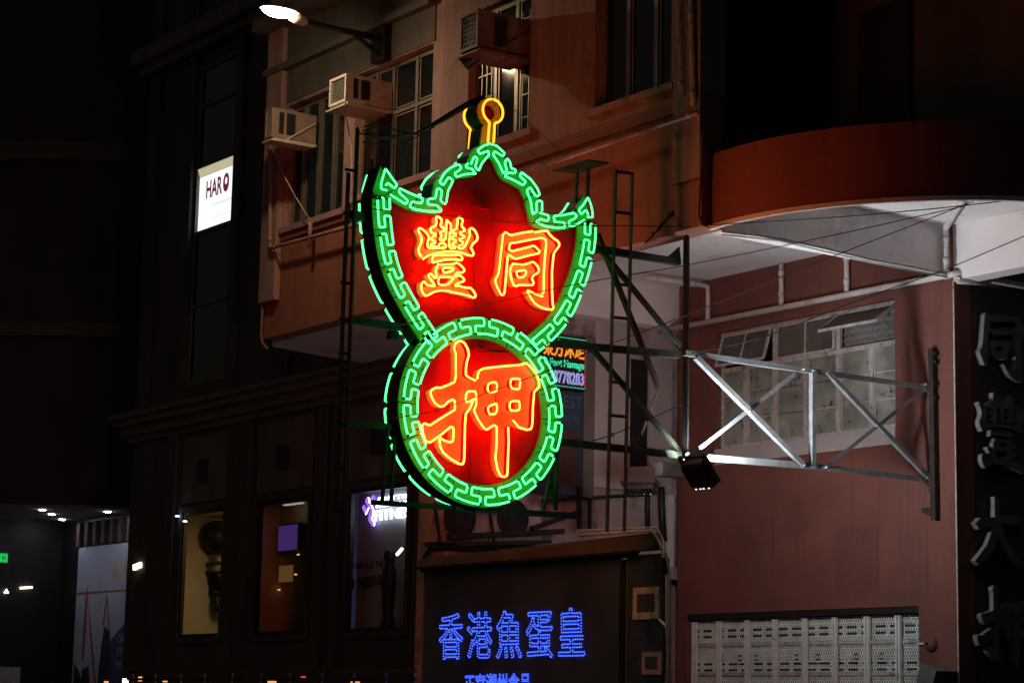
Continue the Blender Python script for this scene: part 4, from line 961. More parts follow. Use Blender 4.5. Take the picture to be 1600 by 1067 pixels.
def text_dots(body, p0, p1, p2, step, r, lift=.006, gap=1.0):
    """rows of LED dots following the outline of each stroke"""
    vs, fs = text_mesh(body, 1, 0, gap=gap)
    cnt = {}
    for f in fs:
        for i in range(len(f)):
            k = tuple(sorted((f[i], f[(i+1) % len(f)]))); cnt[k] = cnt.get(k, 0)+1
    xs = [v.x for v in vs]; ys = [v.y for v in vs]; a, b, c, d = min(xs), max(xs), min(ys), max(ys)
    p0, p1, p2 = V(p0), V(p1), V(p2); ex, ey = p1-p0, p2-p0; n = ex.cross(ey).normalized()
    P = lambda v: p0+ex*((v.x-a)/(b-a))+ey*((v.y-c)/(d-c))+n*lift
    # chain outline edges
    nb = {}
    for (i, j), k in cnt.items():
        if k == 1: nb.setdefault(i, []).append(j); nb.setdefault(j, []).append(i)
    seen = set(); m = MB(); placed = {}
    for s0 in list(nb):
        if s0 in seen: continue
        loop = [s0]; seen.add(s0); cur = s0
        while True:
            nx = [j for j in nb[cur] if j not in seen]
            if not nx: break
            cur = nx[0]; seen.add(cur); loop.append(cur)
        loop.append(s0); acc = 0
        for i in range(len(loop)-1):
            A, Bp = P(vs[loop[i]]), P(vs[loop[i+1]]); L = (Bp-A).length; q = acc
            while q < L:
                pt = A.lerp(Bp, q/L); key = (round(pt.x/(step*.62)), round(pt.z/(step*.62)), round(pt.y/(step*.62)))
                if key not in placed:
                    placed[key] = 1; u = ex.normalized()*r; w_ = ey.normalized()*r
                    m.add([pt+u, pt+w_, pt-u, pt-w_, pt+n*r], [(0,1,4),(1,2,4),(2,3,4),(3,0,4)])
                q += step
            acc = q-L
    return m

# ------------------------------------------------------------------ fish ball shop sign
YB = YF-.06
def Bp(px, py, Y=YB): return on(px, py, 'Y', Y)
t = thing('shop_sign_board', 'dark charcoal shop sign board with blue dotted Chinese lettering', 'sign', (Bp(820,1000).x, YB, 1.0))
x0, x1, zt_ = Bp(665,900).x, Bp(968,900).x, 3.34
part('board', MB().box((x0,YB,.9),(x1,YB+.10,zt_)), M['shop'], t)
part('board_edge', MB().box((x0-.02,YB-.01,.9),(x0-.001,YB+.1,zt_+.01)).box((x0-.02,YB-.01,zt_+.011),(x1,YB+.1,zt_+.03)), M['dark2'], t)
part('led_text', text_dots('香港魚蛋皇', Bp(687,1030), Bp(914,1026.5), Bp(687,959), .034, .0115, gap=1.22), E_BLUE, t, stuff=True)
part('led_text', text_dots('正宮潮州食品', Bp(727,1083), Bp(829,1082), Bp(727,1053), .021, .0075), E_BLUE, t, stuff=True)
t = thing('shop_pillar', 'blue grey rendered pillar strip right of the fish ball sign board', 'pillar', (Bp(1010,900).x, YB, .9))
x0, x1 = Bp(982,900).x, Bp(1036,900).x
part('pillar_face', MB().box((x0,YB,.13),(x1,YB+.06,3.37)), M['bluetile'], t)
part('metal_edge', MB().box((x0-.018,YB-.012,.13),(x0-.001,YB+.06,3.39)), M['alu'], t)
part('dark_gap', MB().box((Bp(969,900).x,YB+.08,.13),(x0-.03,YB+.11,3.34)), M['black'], t)
def vent(p0, p1, label, mat):
    a, b = Bp(*p0, YB-.03), Bp(*p1, YB-.03); t = thing('wall_vent', label, 'vent', ((a.x+b.x)/2, YB, b.z), 'square vents on the pillar')
    e = (b.x-a.x)*.16; m = MB()
    m.box((a.x,YB-.03,b.z),(a.x+e,YB-.002,a.z)).box((b.x-e,YB-.03,b.z),(b.x,YB-.002,a.z)).box((a.x+e,YB-.03,b.z),(b.x-e,YB-.002,b.z+e)).box((a.x+e,YB-.03,a.z-e),(b.x-e,YB-.002,a.z))
    part('vent_frame', m, mat, t); part('vent_back', MB().box((a.x+e,YB-.008,b.z+e),(b.x-e,YB-.003,a.z-e)), M['black'], t)
    n = 7
    for k in range(n):
        z = b.z+e+(a.z-b.z-2*e)*(k+.5)/n
        part('vent_slat', MB().add([(a.x+e+.003,YB-.025,z-.013),(b.x-e-.003,YB-.025,z-.013),(b.x-e-.003,YB-.010,z+.012),(a.x+e+.003,YB-.010,z+.012),(a.x+e+.003,YB-.022,z-.016),(b.x-e-.003,YB-.022,z-.016),(b.x-e-.003,YB-.007,z+.009),(a.x+e+.003,YB-.007,z+.009)],
            [(0,1,2,3),(7,6,5,4),(0,4,5,1),(3,2,6,7),(0,3,7,4),(1,5,6,2)]), M['fin'], t)
vent((989,918),(1029,966), 'upper larger vent with a grubby cream frame on the blue grey pillar', M['vent'])
vent((1003,1018),(1032,1053), 'lower smaller vent with a white frame on the blue grey pillar', M['white'])
m = MB(); m.tube(rnd([Bp(905,836,YB-.05), Bp(1020,829,YB-.05), Bp(1033,850,YB-.05), Bp(1042,905,YB-.05), Bp(1042,980,YB-.05), Bp(1046,1090,YB-.05)], .05), .016, 6)
m.tube(rnd([Bp(905,829,YB-.08), Bp(1027,824,YB-.08), Bp(1037,845,YB-.08), Bp(1047,900,YB-.08), Bp(1047,1090,YB-.08)], .05), .012, 6)
m.tube(rnd([Bp(1030,967,YB-.04), Bp(1046,984,YB-.04), Bp(1039,1090,YB-.04)], .03), .014, 6)
single('conduit_run', m, M['vent'], 'pair of pale conduits running along the ledge then down beside the blue grey pillar', 'conduit', smooth=True)
m = MB(); m.box(Bp(1022,872,YB-.12), Bp(1046,890,YB-.02)); m.box(Bp(1034,886,YB-.115), Bp(1044,898,YB-.03))
single('connector_cluster', m, M['black'], 'tangle of dark connectors on the conduits above the larger vent', 'connector')
m = MB(); m.tube([on(1033,760,'X',XW+.12), on(1034,800,'X',XW+.10), on(1037,846,'X',XW+.12)], .05, 8); m.tube([on(1012,760,'X',XW+.1), on(1012,822,'X',XW+.1)], .035, 6)
single('cable', m, M['black'], 'thick black cable trunk against the pale column beside the maroon wall', 'cable', smooth=True)
# shop canopy: corrugated ledge with clutter
t = thing('shop_canopy', 'grimy concrete ledge with corrugated edge above the fish ball sign board', 'canopy', (Bp(840,880).x, YB, 3.4))
xa, xb = Bp(662,890).x, Bp(1030,850).x
part('ledge', MB().add([(xa,YB-.10,3.41),(xb,YB-.10,3.41),(xb,YB+.05,3.41),(xa,YB+.05,3.41),(xa,YB-.05,3.52),(xb,YB-.05,3.60),(xb,YB+.05,3.60),(xa,YB+.05,3.52)], [(3,2,1,0),(4,5,6,7),(0,1,5,4),(1,2,6,5),(2,3,7,6),(3,0,4,7)]), M['ledgemat'], t)
m = MB(); n = 90
for k in range(n):
    xx = xa+(xb-.3-xa)*k/n; m.box((xx,YB-.16,3.375),(xx+(xb-xa)/n*.55,YB-.02,3.405))
part('corrugated_edge', m, M['black'], t, stuff=True)
part('dark_flashing', MB().box((xa,YB-.05,3.345),(xb-.35,YB-.011,3.373)), M['black'], t)
# outdoor condensers on the ledge
for i, (px, lab) in enumerate(((725,'left of two outdoor condensers with dark round fans under the neon sign'),(808,'right of two outdoor condensers with dark round fans under the neon sign'))):
    a = on(px, 812, 'X', XW+.42); t = thing('outdoor_condenser', lab, 'air conditioner', (a.x, a.y, a.z-.32), 'outdoor condensers')
    part('casing', MB().box((XW+.06,a.y-.42,a.z-.30),(XW+.40,a.y+.40,a.z+.34)), M['grime'], t)
    m = MB(); m.lathe(V((XW+.402,a.y-.06,a.z+.02)), [(.25,0),(.25,.02),(.235,.022),(.235,.004),(0,.004)], 24, 'X'); part('fan_mouth', m, M['black'], t)
    part('fan_guard', MB().tube([V((XW+.43,a.y-.06+.17*math.cos(k*.52),a.z+.02+.17*math.sin(k*.52))) for k in range(12)],.006,5,True).tube([V((XW+.43,a.y-.06+.10*math.cos(k*.52),a.z+.02+.10*math.sin(k*.52))) for k in range(12)],.006,5,True), M['steelrail'], t)
    part('stand', MB().bar((XW+.30,a.y-.5,a.z-.34),(XW+.30,a.y+.48,a.z-.34),.05).bar((XW+.30,a.y-.4,a.z-.34),(XW+.02,a.y-.4,a.z-.58),.04).bar((XW+.42,a.y-.36,a.z-.3),(XW+.42,a.y-.46,a.z+.2),.03), M['black'], t)
m = MB(); m.bar(on(676,775,'X',XW+.02), on(671,850,'X',XW+.02), .05)
single('corner_batten', m, M['white'], 'pale upright batten at the left corner of the passage wall below the sign', 'batten')
m = MB()
m.bar(on(700,838,'X',XW+.45), on(880,830,'X',XW+.45), .07); m.bar(on(710,850,'X',XW+.5), on(860,846,'X',XW+.5), .05); m.bar(on(830,826,'X',XW+.5), on(905,800,'X',XW+.5), .06); m.bar(on(905,760,'X',XW+.3), on(905,826,'X',XW+.3), .05); m.bar(on(921,780,'X',XW+.3), on(921,826,'X',XW+.3), .04)
single('ledge_clutter', m, M['black'], 'dark clutter of brackets and battens lying on the ledge under the neon sign', 'clutter')
for i, (px, lab) in enumerate(((763,'left of two pale upright strips between the outdoor condensers'),(829,'right of two pale upright strips beside the outdoor condensers'))):
    m = MB(); m.bar(on(px,782,'X',XW+.05), on(px-1,828,'X',XW+.05), .07); single('wall_strip', m, M['white'], lab, 'wall strip', 'pale strips behind the condensers')

# ------------------------------------------------------------------ massage sign on the passage wall
XM_ = XW+.14
def Q(px, py, dx=0): p = on(px, py, 'X', XM_); return V((p.x+dx, p.y, p.z))
t = thing('massage_sign', 'dot matrix massage parlour sign peeping out right of the neon coin', 'sign', Q(880,612,-.06))
yl, yr = Q(838,570).y, Q(914,570).y; ztop, zbot = Q(914,531).z, Q(914,609).z
part('sign_case', MB().box((XM_-.10,yl,zbot-.02),(XM_-.004,yr+.02,ztop+.02)), M['black'], t)
def ywrap(px): return Q(px,570).y
def txt(s_, x0, x1, zb0, zt0, mat, name='led_text'):
    ya, yb = ywrap(x0), ywrap(x1)
    part(name, text_dots(s_, (XM_,ya,zb0), (XM_,yb,zb0), (XM_,ya,zt0), .022, .010), mat, t, stuff=True)
H_ = ztop-zbot
txt('東方沐足', 849, 912, zbot+H_*.60, zbot+H_*.93, E_AMB)
txt('Thai & Foot Massage', 830, 912, zbot+H_*.36, zbot+H_*.54, E_CYAN)
txt('98778283', 858, 912, zbot+H_*.08, zbot+H_*.31, E_VIO)
def dotline(a, b, n, mat):
    m = MB()
    for k in range(n):
        p = V(a).lerp(V(b), k/(n-1)); m.add([p+V((.006,0,.011)),p+V((.006,.011,0)),p+V((.006,0,-.011)),p+V((.006,-.011,0)),p+V((.014,0,0))], [(0,1,4),(1,2,4),(2,3,4),(3,0,4)])
    part('led_border', m, mat, t, stuff=True)
dotline((XM_,yl,ztop-.01),(XM_,yr,ztop-.01),26,E_CYAN); dotline((XM_,yl,zbot+.01),(XM_,yr,zbot+.01),26,E_CYAN); dotline((XM_,yr,zbot+.04),(XM_,yr,ztop-.09),22,E_REDL)
part('led_spot', MB().box(Q(895,540,.004), Q(899,543,.02)), E_REDL, t)
t = thing('poster_panel', 'unlit dark poster board under the massage sign with faint grey lettering', 'poster', Q(880,760,-.08))
part('board', MB().box((XM_-.12,yl,Q(914,775).z),(XM_-.02,yr-.01,zbot-.05)), M['shop'], t)
za_ = Q(914,640).z; zb_ = Q(914,617).z
for s_, (x0, x1), (zl, zh) in (('REST', (872,912), (Q(900,638).z, Q(900,619).z)), ('CENTRE', (876,908), (Q(900,660).z, Q(900,650).z))):
    part('lettering', text_fit(s_, (XM_-.016,ywrap(x0),zl), (XM_-.016,ywrap(x1),zl), (XM_-.016,ywrap(x0),zh)), M['fin'], t)
part('picture', MB().box((XM_-.019,yl+.1,Q(914,760).z),(XM_-.017,yr-.08,Q(914,672).z)), M['rust'], t)

# ------------------------------------------------------------------ dark neighbour on the left
def Lp(px, py, Y=YL): return on(px, py, 'Y', Y)
nb = thing('neighbour_building', 'dark stone neighbour with heavy cornice, lit gym windows and a tall upper window bay', 'building', (-31, 22, 0))
XA, XB = -38.05, XW-.255
g1, g2, g3 = (-35.80,-34.22), (-33.00,-31.27), (-30.02,-28.27)
GZ0, GZ1 = 2.80, 5.05
bay = (-35.90,-34.36)
m = MB(); x = XA
for a, b in (g1, g2, g3):
    m.box((x,YL,0.02),(a,YL+.08,6.6)).box((a,YL,.02),(b,YL+.08,GZ0)).box((a,YL,GZ1),(b,YL+.08,6.6)); x = b
m.box((x,YL,.02),(XB,YL+.08,6.6))
m.box((XA,YL,6.6),(bay[0],YL+.3,17)).box((bay[1],YL,6.6),(XB,YL+.3,17)).box((bay[0],YL,6.6),(bay[1],YL+.3,7.35)).box((bay[0],YL,13.4),(bay[1],YL+.3,17))
m.box((XA,YL+.301,.02),(XA+.3,40,17))
part('wall', m, M['dark'], nb)
m = MB()
for z0, z1, d in ((6.50,6.62,.10),(6.621,6.80,.20),(6.801,6.93,.32),(6.931,7.02,.40)): m.box((XA-.35+(.4-d),YL-d,z0),(XB,YL-.001,z1))
part('cornice', m, M['dark2'], nb)
for xx in (-37.3,-36.3,-33.9,-33.5,-30.9,-30.4,-27.9):
    part('pilaster', MB().box((xx-.16,YL-.07,.1),(xx+.16,YL-.001,6.49)), M['dark'], nb)
for a, b in (g1, g2, g3):
    part('spandrel', MB().box((a-.06,YL-.03,GZ1+.15),(b+.06,YL-.001,6.40)), M['dark2'], nb)
    xc = (a+b)/2; part('wall_box', MB().box((xc-.13,YL-.12,5.55),(xc+.13,YL-.031,5.95)), M['black'], nb)
    part('window_surround', MB().box((a-.1,YL-.05,GZ0-.1),(a,YL-.001,GZ1+.1)).box((b,YL-.05,GZ0-.1),(b+.1,YL-.001,GZ1+.1)).box((a,YL-.05,GZ1+.002),(b,YL-.001,GZ1+.1)).box((a,YL-.06,GZ0-.1),(b,YL-.001,GZ0-.002)), M['dark'], nb)
for xx in (bay[0]-.18, bay[1]+.18, -37.6, -32.2, -29.2):
    part('upper_pilaster', MB().box((xx-.13,YL-.10,7.03),(xx+.13,YL-.001,16.9)), M['dark'], nb)
part('upper_cornice', MB().box((XA-.2,YL-.35,13.9),(XB,YL-.101,14.2)).box((XA-.1,YL-.2,13.7),(XB,YL-.101,13.899)), M['dark2'], nb)
part('side_return', MB().box((-28.9,YL-.02,7.03),(-28.21,YL-.002,16)), M['dark'], nb)
# tall bay with its panes; the lit sign stands in one of them
bf = MB(); bf.box((bay[0],YL-.02,7.35),(bay[0]+.05,YL+.06,13.4)).box((bay[1]-.05,YL-.02,7.35),(bay[1],YL+.06,13.4))
for zz in (7.35, 8.8, 10.17, 11.44, 12.6, 13.33): bf.box((bay[0]+.05,YL-.02,zz),(bay[1]-.05,YL+.06,zz+.07))
fr = part('bay_frame', bf, M['dark2'], nb)
for z0, z1 in ((7.42,8.8),(8.87,10.17),(11.51,12.6),(12.67,13.33)):
    part('pane', MB().box((bay[0]+.05,YL+.015,z0),(bay[1]-.05,YL+.023,z1)), M['glass'], fr)
hs = thing('window_sign', 'bright white lit window sign with maroon HARO lettering', 'sign', ((bay[0]+bay[1])/2, YL+.3, 10.24))
x0, x1 = bay[0]+.052, bay[1]-.052
part('light_panel', MB().box((x0,YL+.04,10.245),(x1,YL+.058,11.28)), E_BOX, hs)
part('reveal', MB().add([(x0,YL+.039,11.282),(x1,YL+.039,11.282),(x1,YL-.01,11.435),(x0,YL-.01,11.435),(x0,YL+.05,11.287),(x1,YL+.05,11.287),(x1,YL+.0,11.44),(x0,YL+.0,11.44)], [(0,1,2,3),(7,6,5,4),(0,4,5,1),(3,2,6,7),(0,3,7,4),(1,5,6,2)]), E_BOXW, hs)  # interior light on the reveal, put in as an even glow
A, Bq, Cq = Lp(322,307,YL+.035), Lp(357,291.5,YL+.035), Lp(323,281,YL+.035)
z0, z1 = 10.83, 11.17
part('lettering', text_fit('HAR', (A.x,YL+.034,z0), (A.x+(Bq.x-A.x)*.72,YL+.034,z0), (A.x,YL+.034,z1), fat=.03), E_HARO, hs)
cx_, cz_ = A.x+(Bq.x-A.x)*.885, (z0+z1)/2+.01; h = (z1-z0)/2
ring = [V((cx_+.115*math.cos(a), YL+.034, cz_+h*1.04*math.sin(a))) for a in [k*math.pi/12 for k in range(24)]]
hole = [V((cx_+.045*math.cos(a), YL+.034, cz_+.03+.07*math.sin(a))) for a in [k*math.pi/8 for k in range(16)]]
m = MB().prism([ring, hole], (0,.003,0)); part('lettering', m, E_HARO, hs)
hs_line = MB()
for zz in (10.68, 10.66, 10.42): hs_line.box((x0+.55,YL+.036,zz),(x1-.05,YL+.039,zz+.008))
part('small_print', hs_line, E_BOXW, hs)

# gym rooms behind the street windows
def room(nm, label, a, b, depth, wall):
    t = thing(nm, label, 'room', ((a+b)/2, YL+depth/2, GZ0-.3)); y0, y1 = YL+.09, YL+depth; z0, z1 = GZ0-.3, GZ1+.02
    m = MB(); m.box((a-.8,y1,z0),(b+.8,y1+.05,z1)); part('back_wall', m, wall, t)
    part('side_wall', MB().box((a-.86,y0,z0),(a-.81,y1,z1)).box((b+.81,y0,z0),(b+.86,y1,z1)), wall, t)
    part('ceiling', MB().box((a-.86,y0,z1+.001),(b+.86,y1+.05,z1+.05)), M['cream'], t); part('floor', MB().box((a-.86,y0,z0-.05),(b+.86,y1+.05,z0-.001)), M['dark'], t)
    return t
def winframe(a, b, label):
    t = thing('shop_window', label, 'window', ((a+b)/2, YL+.15, GZ0), 'gym street windows')
    e = .06; m = MB().box((a,YL-.02,GZ0),(a+e,YL+.05,GZ1)).box((b-e,YL-.02,GZ0),(b,YL+.05,GZ1)).box((a+e,YL-.02,GZ0),(b-e,YL+.05,GZ0+e)).box((a+e,YL-.02,GZ1-e),(b-e,YL+.05,GZ1))
    part('frame', m, M['black'], t); return t
winframe(*g1, 'street window showing a cream gym wall, a big ball and a rack')
winframe(*g2, 'dim street window with a purple screen glowing inside')
winframe(*g3, 'street window filled by the pale blue fitness sign board')
r1 = room('gym_room', 'cream walled gym room behind the left street window', *g1, 1.5, M['cream'])
part('ceiling_lamp', MB().box((g1[1]-.25,YL+.5,GZ1-.06),(g1[1]+.35,YL+.7,GZ1-.03)), E_ROOM, r1)
c_ = Lp(339,838,YL+1.0); m = MB(); m.lathe(c_, [(.30*math.sin(k*math.pi/10), -.30*math.cos(k*math.pi/10)) for k in range(11)], 20)
single('exercise_ball', m, M['black'], 'large dark exercise ball on top of the gym rack in the left street window', 'ball', smooth=True)
m = MB(); a0 = Lp(311,850,YL+1.0); a1 = Lp(345,850,YL+1.0); zt0 = a0.z; zlow = GZ0-.3
t = thing('gym_rack', 'dark stepped gym rack in the left street window', 'rack', (a0.x, YL+1.0, zlow))
part('upright', MB().box((a0.x,YL+.92,zlow),(a0.x+.12,YL+1.04,zt0)), M['black'], t)
for py in (866, 883, 897): z = Lp(330,py,YL+1.0).z; part('shelf', MB().box((a0.x+.121,YL+.9,z),(a1.x+.2,YL+1.05,z+.045)), M['black'], t)
part('post', MB().box((a0.x+.30,YL+.95,Lp(320,868,YL+1).z),(a0.x+.34,YL+1.0,zt0-.04)), M['black'], t)
m = MB()
for k in range(7): m.lathe(Lp(336+random.uniform(-9,9), 905+k*7, YL+1.1), [(0,-.13),(.09,-.09),(.13,0),(.09,.09),(0,.13)], 10)
part('stored_balls', m, M['black'], t, stuff=True)
m = MB(); m.tube(smooth_path([Lp(322,798,YL+.9),Lp(312,815,YL+.9),Lp(300,830,YL+.9),Lp(290,833,YL+.9)],.1), .012, 5); m.tube(smooth_path([Lp(327,796,YL+.9),Lp(330,806,YL+.9),Lp(336,808,YL+.9),Lp(340,797,YL+.9)],.1), .010, 5)
single('hanging_straps', m, M['black'], 'thin dark straps looping across the cream wall in the left street window', 'strap', smooth=True)
r2 = room('gym_room', 'dark gym room with a beige ceiling strip behind the middle street window', *g2, 2.0, M['black'])
part('bulkhead', MB().box((g2[0]-.8,YL+.6,4.72),(g2[1]+.8,YL+.75,GZ1+.01)), M['cream'], r2)
part('ceiling_lamp', MB().box((g2[0]+.2,YL+.34,GZ1-.04),(g2[0]+.8,YL+.42,GZ1-.02)), emat('room_lamp_dim', (1.0,.80,.60), .35), r2)
a, b = Lp(437,822,YL+.5), Lp(464,858,YL+.5)
t = thing('screen', 'purple glowing screen in the middle street window', 'screen', ((a.x+b.x)/2, YL+.5, b.z))
part('screen_face', MB().box((a.x,YL+.48,b.z),(b.x,YL+.50,a.z)), E_PURP, t); part('screen_body', MB().box((a.x-.03,YL+.501,b.z-.03),(b.x+.03,YL+.56,a.z+.03)), M['black'], t)
a, b = Lp(436,884,YL+.5), Lp(456,908,YL+.5)
single('glowing_panel', MB().box((a.x,YL+.50,b.z),(b.x,YL+.52,a.z)), emat('amber_panel_glow', (.75,.38,.14), .11), 'amber lit panel low in the middle street window', 'light panel')  # amber-lit spot of the room, put in as a glowing sheet
m = MB(); m.tube([Lp(421,814,YL+.9),Lp(416,900,YL+.9)], .02, 6); m.tube([Lp(421,814,YL+.9),Lp(434,828,YL+.9)], .02, 6); m.tube([Lp(414,830,YL+.9),Lp(412,975,YL+.9)], .05, 8)
single('gym_machine', m, M['alu'], 'tall thin gym machine frame at the left of the middle street window', 'gym machine', smooth=True)
for i, (px, py, lab) in enumerate(((466,866,'tiny light right of the purple screen'),(436,921,'tiny light under the amber panel'),(462,897,'tiny light right of the amber panel'),(420,973,'low streak of light at the foot of the gym machine'),(624,862,'bright tilted lamp at the right of the fitness window'))):
    a = Lp(px, py, YL+.6 if i < 4 else YL+.05); m = MB()
    if i < 4: m.bar(a+V((-.03 if i < 3 else -.09,0,0)), a+V((.03 if i < 3 else .09,0,.0)), .022)
    else: m.bar(a+V((-.07,0,-.04)), a+V((.08,0,.05)), .035)
    single('small_lamp', m, E_SMALL if i > 2 else E_WARM, lab, 'lamp', 'small lamps in the gym windows')
# fitness board
FY = YL+.28
def Fp(px, py): p = on(px, py, 'Y', FY); return V((p.x, FY, p.z))
r3 = thing('fitness_sign', 'pale blue window board with glowing white fitness lettering and a purple running figure', 'sign', ((g3[0]+g3[1])/2, YL+.4, GZ0))
part('board', MB().box((g3[0]-.7,YL+.34,GZ0-.3),(g3[1]+.3,YL+.38,GZ1+.1)), M['bluewall'], r3)
part('header', MB().box((g3[0]-.6,YL+.30,Fp(590,764).z),(g3[1]+.2,YL+.335,GZ1+.09)), emat('header_blue', (.02,.012,.10), 1.0), r3)
part('edge_strip', MB().box((Fp(540,900).x,YL+.31,GZ0-.2),(Fp(552,900).x,YL+.335,Fp(590,764).z-.005)), emat('edge_blue', (.010,.013,.03), 1.0), r3)
def ftxt(s_, a, b, c, mat, nm='lettering', d=.012):
    part(nm, text_fit(s_, Fp(*a), Fp(*b), Fp(*c), d, flat=False), mat, r3)
ftxt('FITNESS', (586,814), (650,806), (586,797.5), E_FITW)
ftxt('PHYSICAL 24', (588,794), (640,785), (588,789), E_FITW)
ftxt('ANYTIME', (589,783), (650,776), (589,776.5), E_FITW)
def zfit(l): return [Fp(540+x/10.67, 750+y/10.67) for x, y in l]
for l in ([(270,450),(300,410),(330,500),(360,480),(390,460),(345,400),(325,350),(340,300),(385,290),(410,330),(405,380),(440,420),(475,500),(470,580),(445,640),(490,700),(485,760),(440,765),(380,670),(385,610),(420,550),(420,490),(395,460),(340,565),(310,540)],
          [(415,330),(420,280),(455,250),(495,330),(480,345),(455,300),(445,345)]):
    part('running_figure', MB().prism([zfit(l)], (0,.02,0)), E_FITP, r3)
m = MB()
for l in ([(410,380),(440,420),(475,500),(470,580),(445,640),(490,700),(485,760)],[(385,290),(405,320),(408,375)],[(395,460),(345,570)]):
    m.tube([p+V((0,-.01,0)) for p in zfit(l)], .012, 5)
part('figure_edge', m, E_FITW, r3, smooth=True)
for w_, a_, b_ in (('JOIN',548,569),('US',573,583),('NOW!',588,617)): ftxt(w_, (a_,891-(a_-548)*.1), (b_,891-(b_-548)*.1), (a_,880-(a_-548)*.1), M['black'], 'print', .003)
ftxt('98890272', (558,920), (620,912), (558,902), M['black'], 'print', .003)
m = MB(); c_ = Fp(549,913); m.lathe(c_, [(.0,-.003),(.10,-.003),(.10,.003)], 20, 'Y'); part('phone_emblem', m, M['black'], r3)
m = MB(); c_ = on(609,868,'Y',YL+.14); bz = GZ0
m.lathe(V((c_.x,YL+.14,0)), [(.0,c_.z+.10),(.07,c_.z+.08),(.10,c_.z),(.07,c_.z-.10),(.06,c_.z-.14),(.11,c_.z-.22),(.115,c_.z-.45),(.10,c_.z-.75),(.08,c_.z-.95),(.115,c_.z-.97),(.118,bz+.005)], 16)
single('gym_dummy', m, M['black'], 'dark upright gym dummy in silhouette at the right of the fitness window', 'gym equipment', smooth=True)
for i, (px, py, lab) in enumerate(((277,806,'upper of two tiny downlights left of the cream gym window'),(289,814,'lower of two tiny downlights left of the cream gym window'))):
    a = Lp(px, py, YL-.10); m = MB(); m.lathe(a, [(0,.012),(.03,.008),(.042,-.008),(0,-.01)], 10)
    single('downlight', m, E_DOWN, lab, 'lamp', 'tiny downlights by the gym window')  # reflections of downlights in the pane, put in as glowing discs
a = Lp(215,885,YL-.08); t = thing('wall_lamp', 'bright short tube lamp on the left end of the dark neighbour wall', 'lamp', a)
part('tube_lamp', MB().bar(a+V((-.14,0,-.01)), a+V((.16,0,.03)), .10, .06), E_SMALL, t); part('lamp_back', MB().bar(a+V((-.16,.065,-.01)), a+V((.18,.065,.03)), .13, .02), M['black'], t)

# ------------------------------------------------------------------ far left block with porch
ZC = 5.611
fb = thing('far_block', 'black far left block with a rounded overhang and lit porch', 'building', (-50, 20, 0))
m = MB(); foot = [(-41.6,20.2),(-42.4,18.9),(-43.4,17.7),(-45.2,16.2),(-48,15),(-75,15),(-75,32),(-38.06,32),(-38.06,20.2)]
m.prism([[V((x,y,ZC+.06)) for x, y in foot]], (0,0,14)); part('upper_block', m, M['dark'], fb)
part('ledge_band', MB().prism([[V((x-(.25 if x > -40 else 0)+.0,y-.25,9.2)) for x, y in foot[:6]]+[V((-75,22,9.2)), V((-45,22,9.2))]], (0,0,.3)), M['dark2'], fb)
part('ledge_band', MB().prism([[V((x,y-.2,13.0)) for x, y in foot[:6]]+[V((-75,22,13.0)), V((-45,22,13.0))]], (0,0,.4)), M['dark2'], fb)
part('porch_ceiling', MB().prism([[V((x,y,ZC)) for x, y in foot]], (0,0,.055)), M['grime'], fb)
part('porch_wall', MB().box((-46.45,20.5,.02),(-38.06,20.7,ZC-.002)).box((-46.5,15.5,.02),(-46.22,19.3,ZC-.002)), M['black'], fb)
part('porch_side_wall', MB().box((-46.5,19.301,.02),(-46.22,20.499,ZC-.002)), M['black'], fb)
m = MB()
for k in range(7): xx = -45.3+k*.42; part('porch_louvre', MB().box((xx,20.40,5.03),(xx+.16,20.498,5.55)), M['rust'], fb)
for i, (px, py, lab) in enumerate(((66,796,'front downlight of the row of three in the porch ceiling'),(81,803,'middle downlight of the row of three in the porch ceiling'),(97,811,'rear downlight of the row of three in the porch ceiling'),(168,799,'lone downlight at the right of the porch ceiling'))):
    a = on(px, py, 'Z', ZC); m = MB(); m.lathe(V((a.x,a.y,ZC)), [(.0,-.018),(.05,-.016),(.075,-.002)], 12)
    single('porch_downlight', m, E_PORCH, lab, 'lamp', 'porch downlights')
# poster in the porch
PYP = 20.44
def Pp(px, py, dy=0): p = on(px, py, 'Y', PYP+dy); return V((p.x, PYP+dy, p.z))
x0, x1, z1, z0 = Pp(123,860).x, -42.45, 5.0, 1.9
pp = thing('boat_poster', 'tall pale poster of orange sailed boats on the porch wall', 'poster', ((x0+x1)/2, PYP, z0))
pm = pmat('poster_print', (.46,.46,.56), .5, var=.12, scale=1.2, bump=.02); part('sheet', MB().box((x0,PYP,z0),(x1,PYP+.04,z1)), pm, pp)
def blob(l, mat, nm, dy=-.004): part(nm, MB().prism([[Pp(*p, dy) for p in l]], (0,.003,0)), mat, pp)
sail = pmat('sail_orange', (.34,.10,.05), .6); navy = pmat('sea_navy', (.06,.07,.16), .6); dk = pmat('print_dark', (.03,.03,.05), .6); pk = pmat('print_haze', (.50,.40,.38), .6)
blob([(171,878),(207,872),(206,905),(168,910)], pk, 'sunset_patch', -.002)
blob([(120,925),(206,920),(206,922),(120,929)], sail, 'horizon_line', -.003)
blob([(172,1000),(206,960),(202,1067),(160,1067)], navy, 'sea_patch', -.003)
blob([(137,913),(133,935),(127,1030),(130,1032),(134,990),(137,940)], sail, 'sail'); blob([(138,930),(140,990),(147,1067),(150,1067),(142,980)], sail, 'sail')
blob([(167,924),(160,975),(162,978),(168,935)], sail, 'sail'); blob([(167.5,930),(169,980),(171,985),(169,940)], sail, 'sail')
blob([(163,978),(171,985),(172,1020),(168,1067),(152,1067),(158,1010)], dk, 'hull'); blob([(128,1045),(138,1040),(140,1067),(126,1067)], dk, 'hull')
blob([(116,1035),(124,1050),(128,1067),(114,1067)], dk, 'hull')
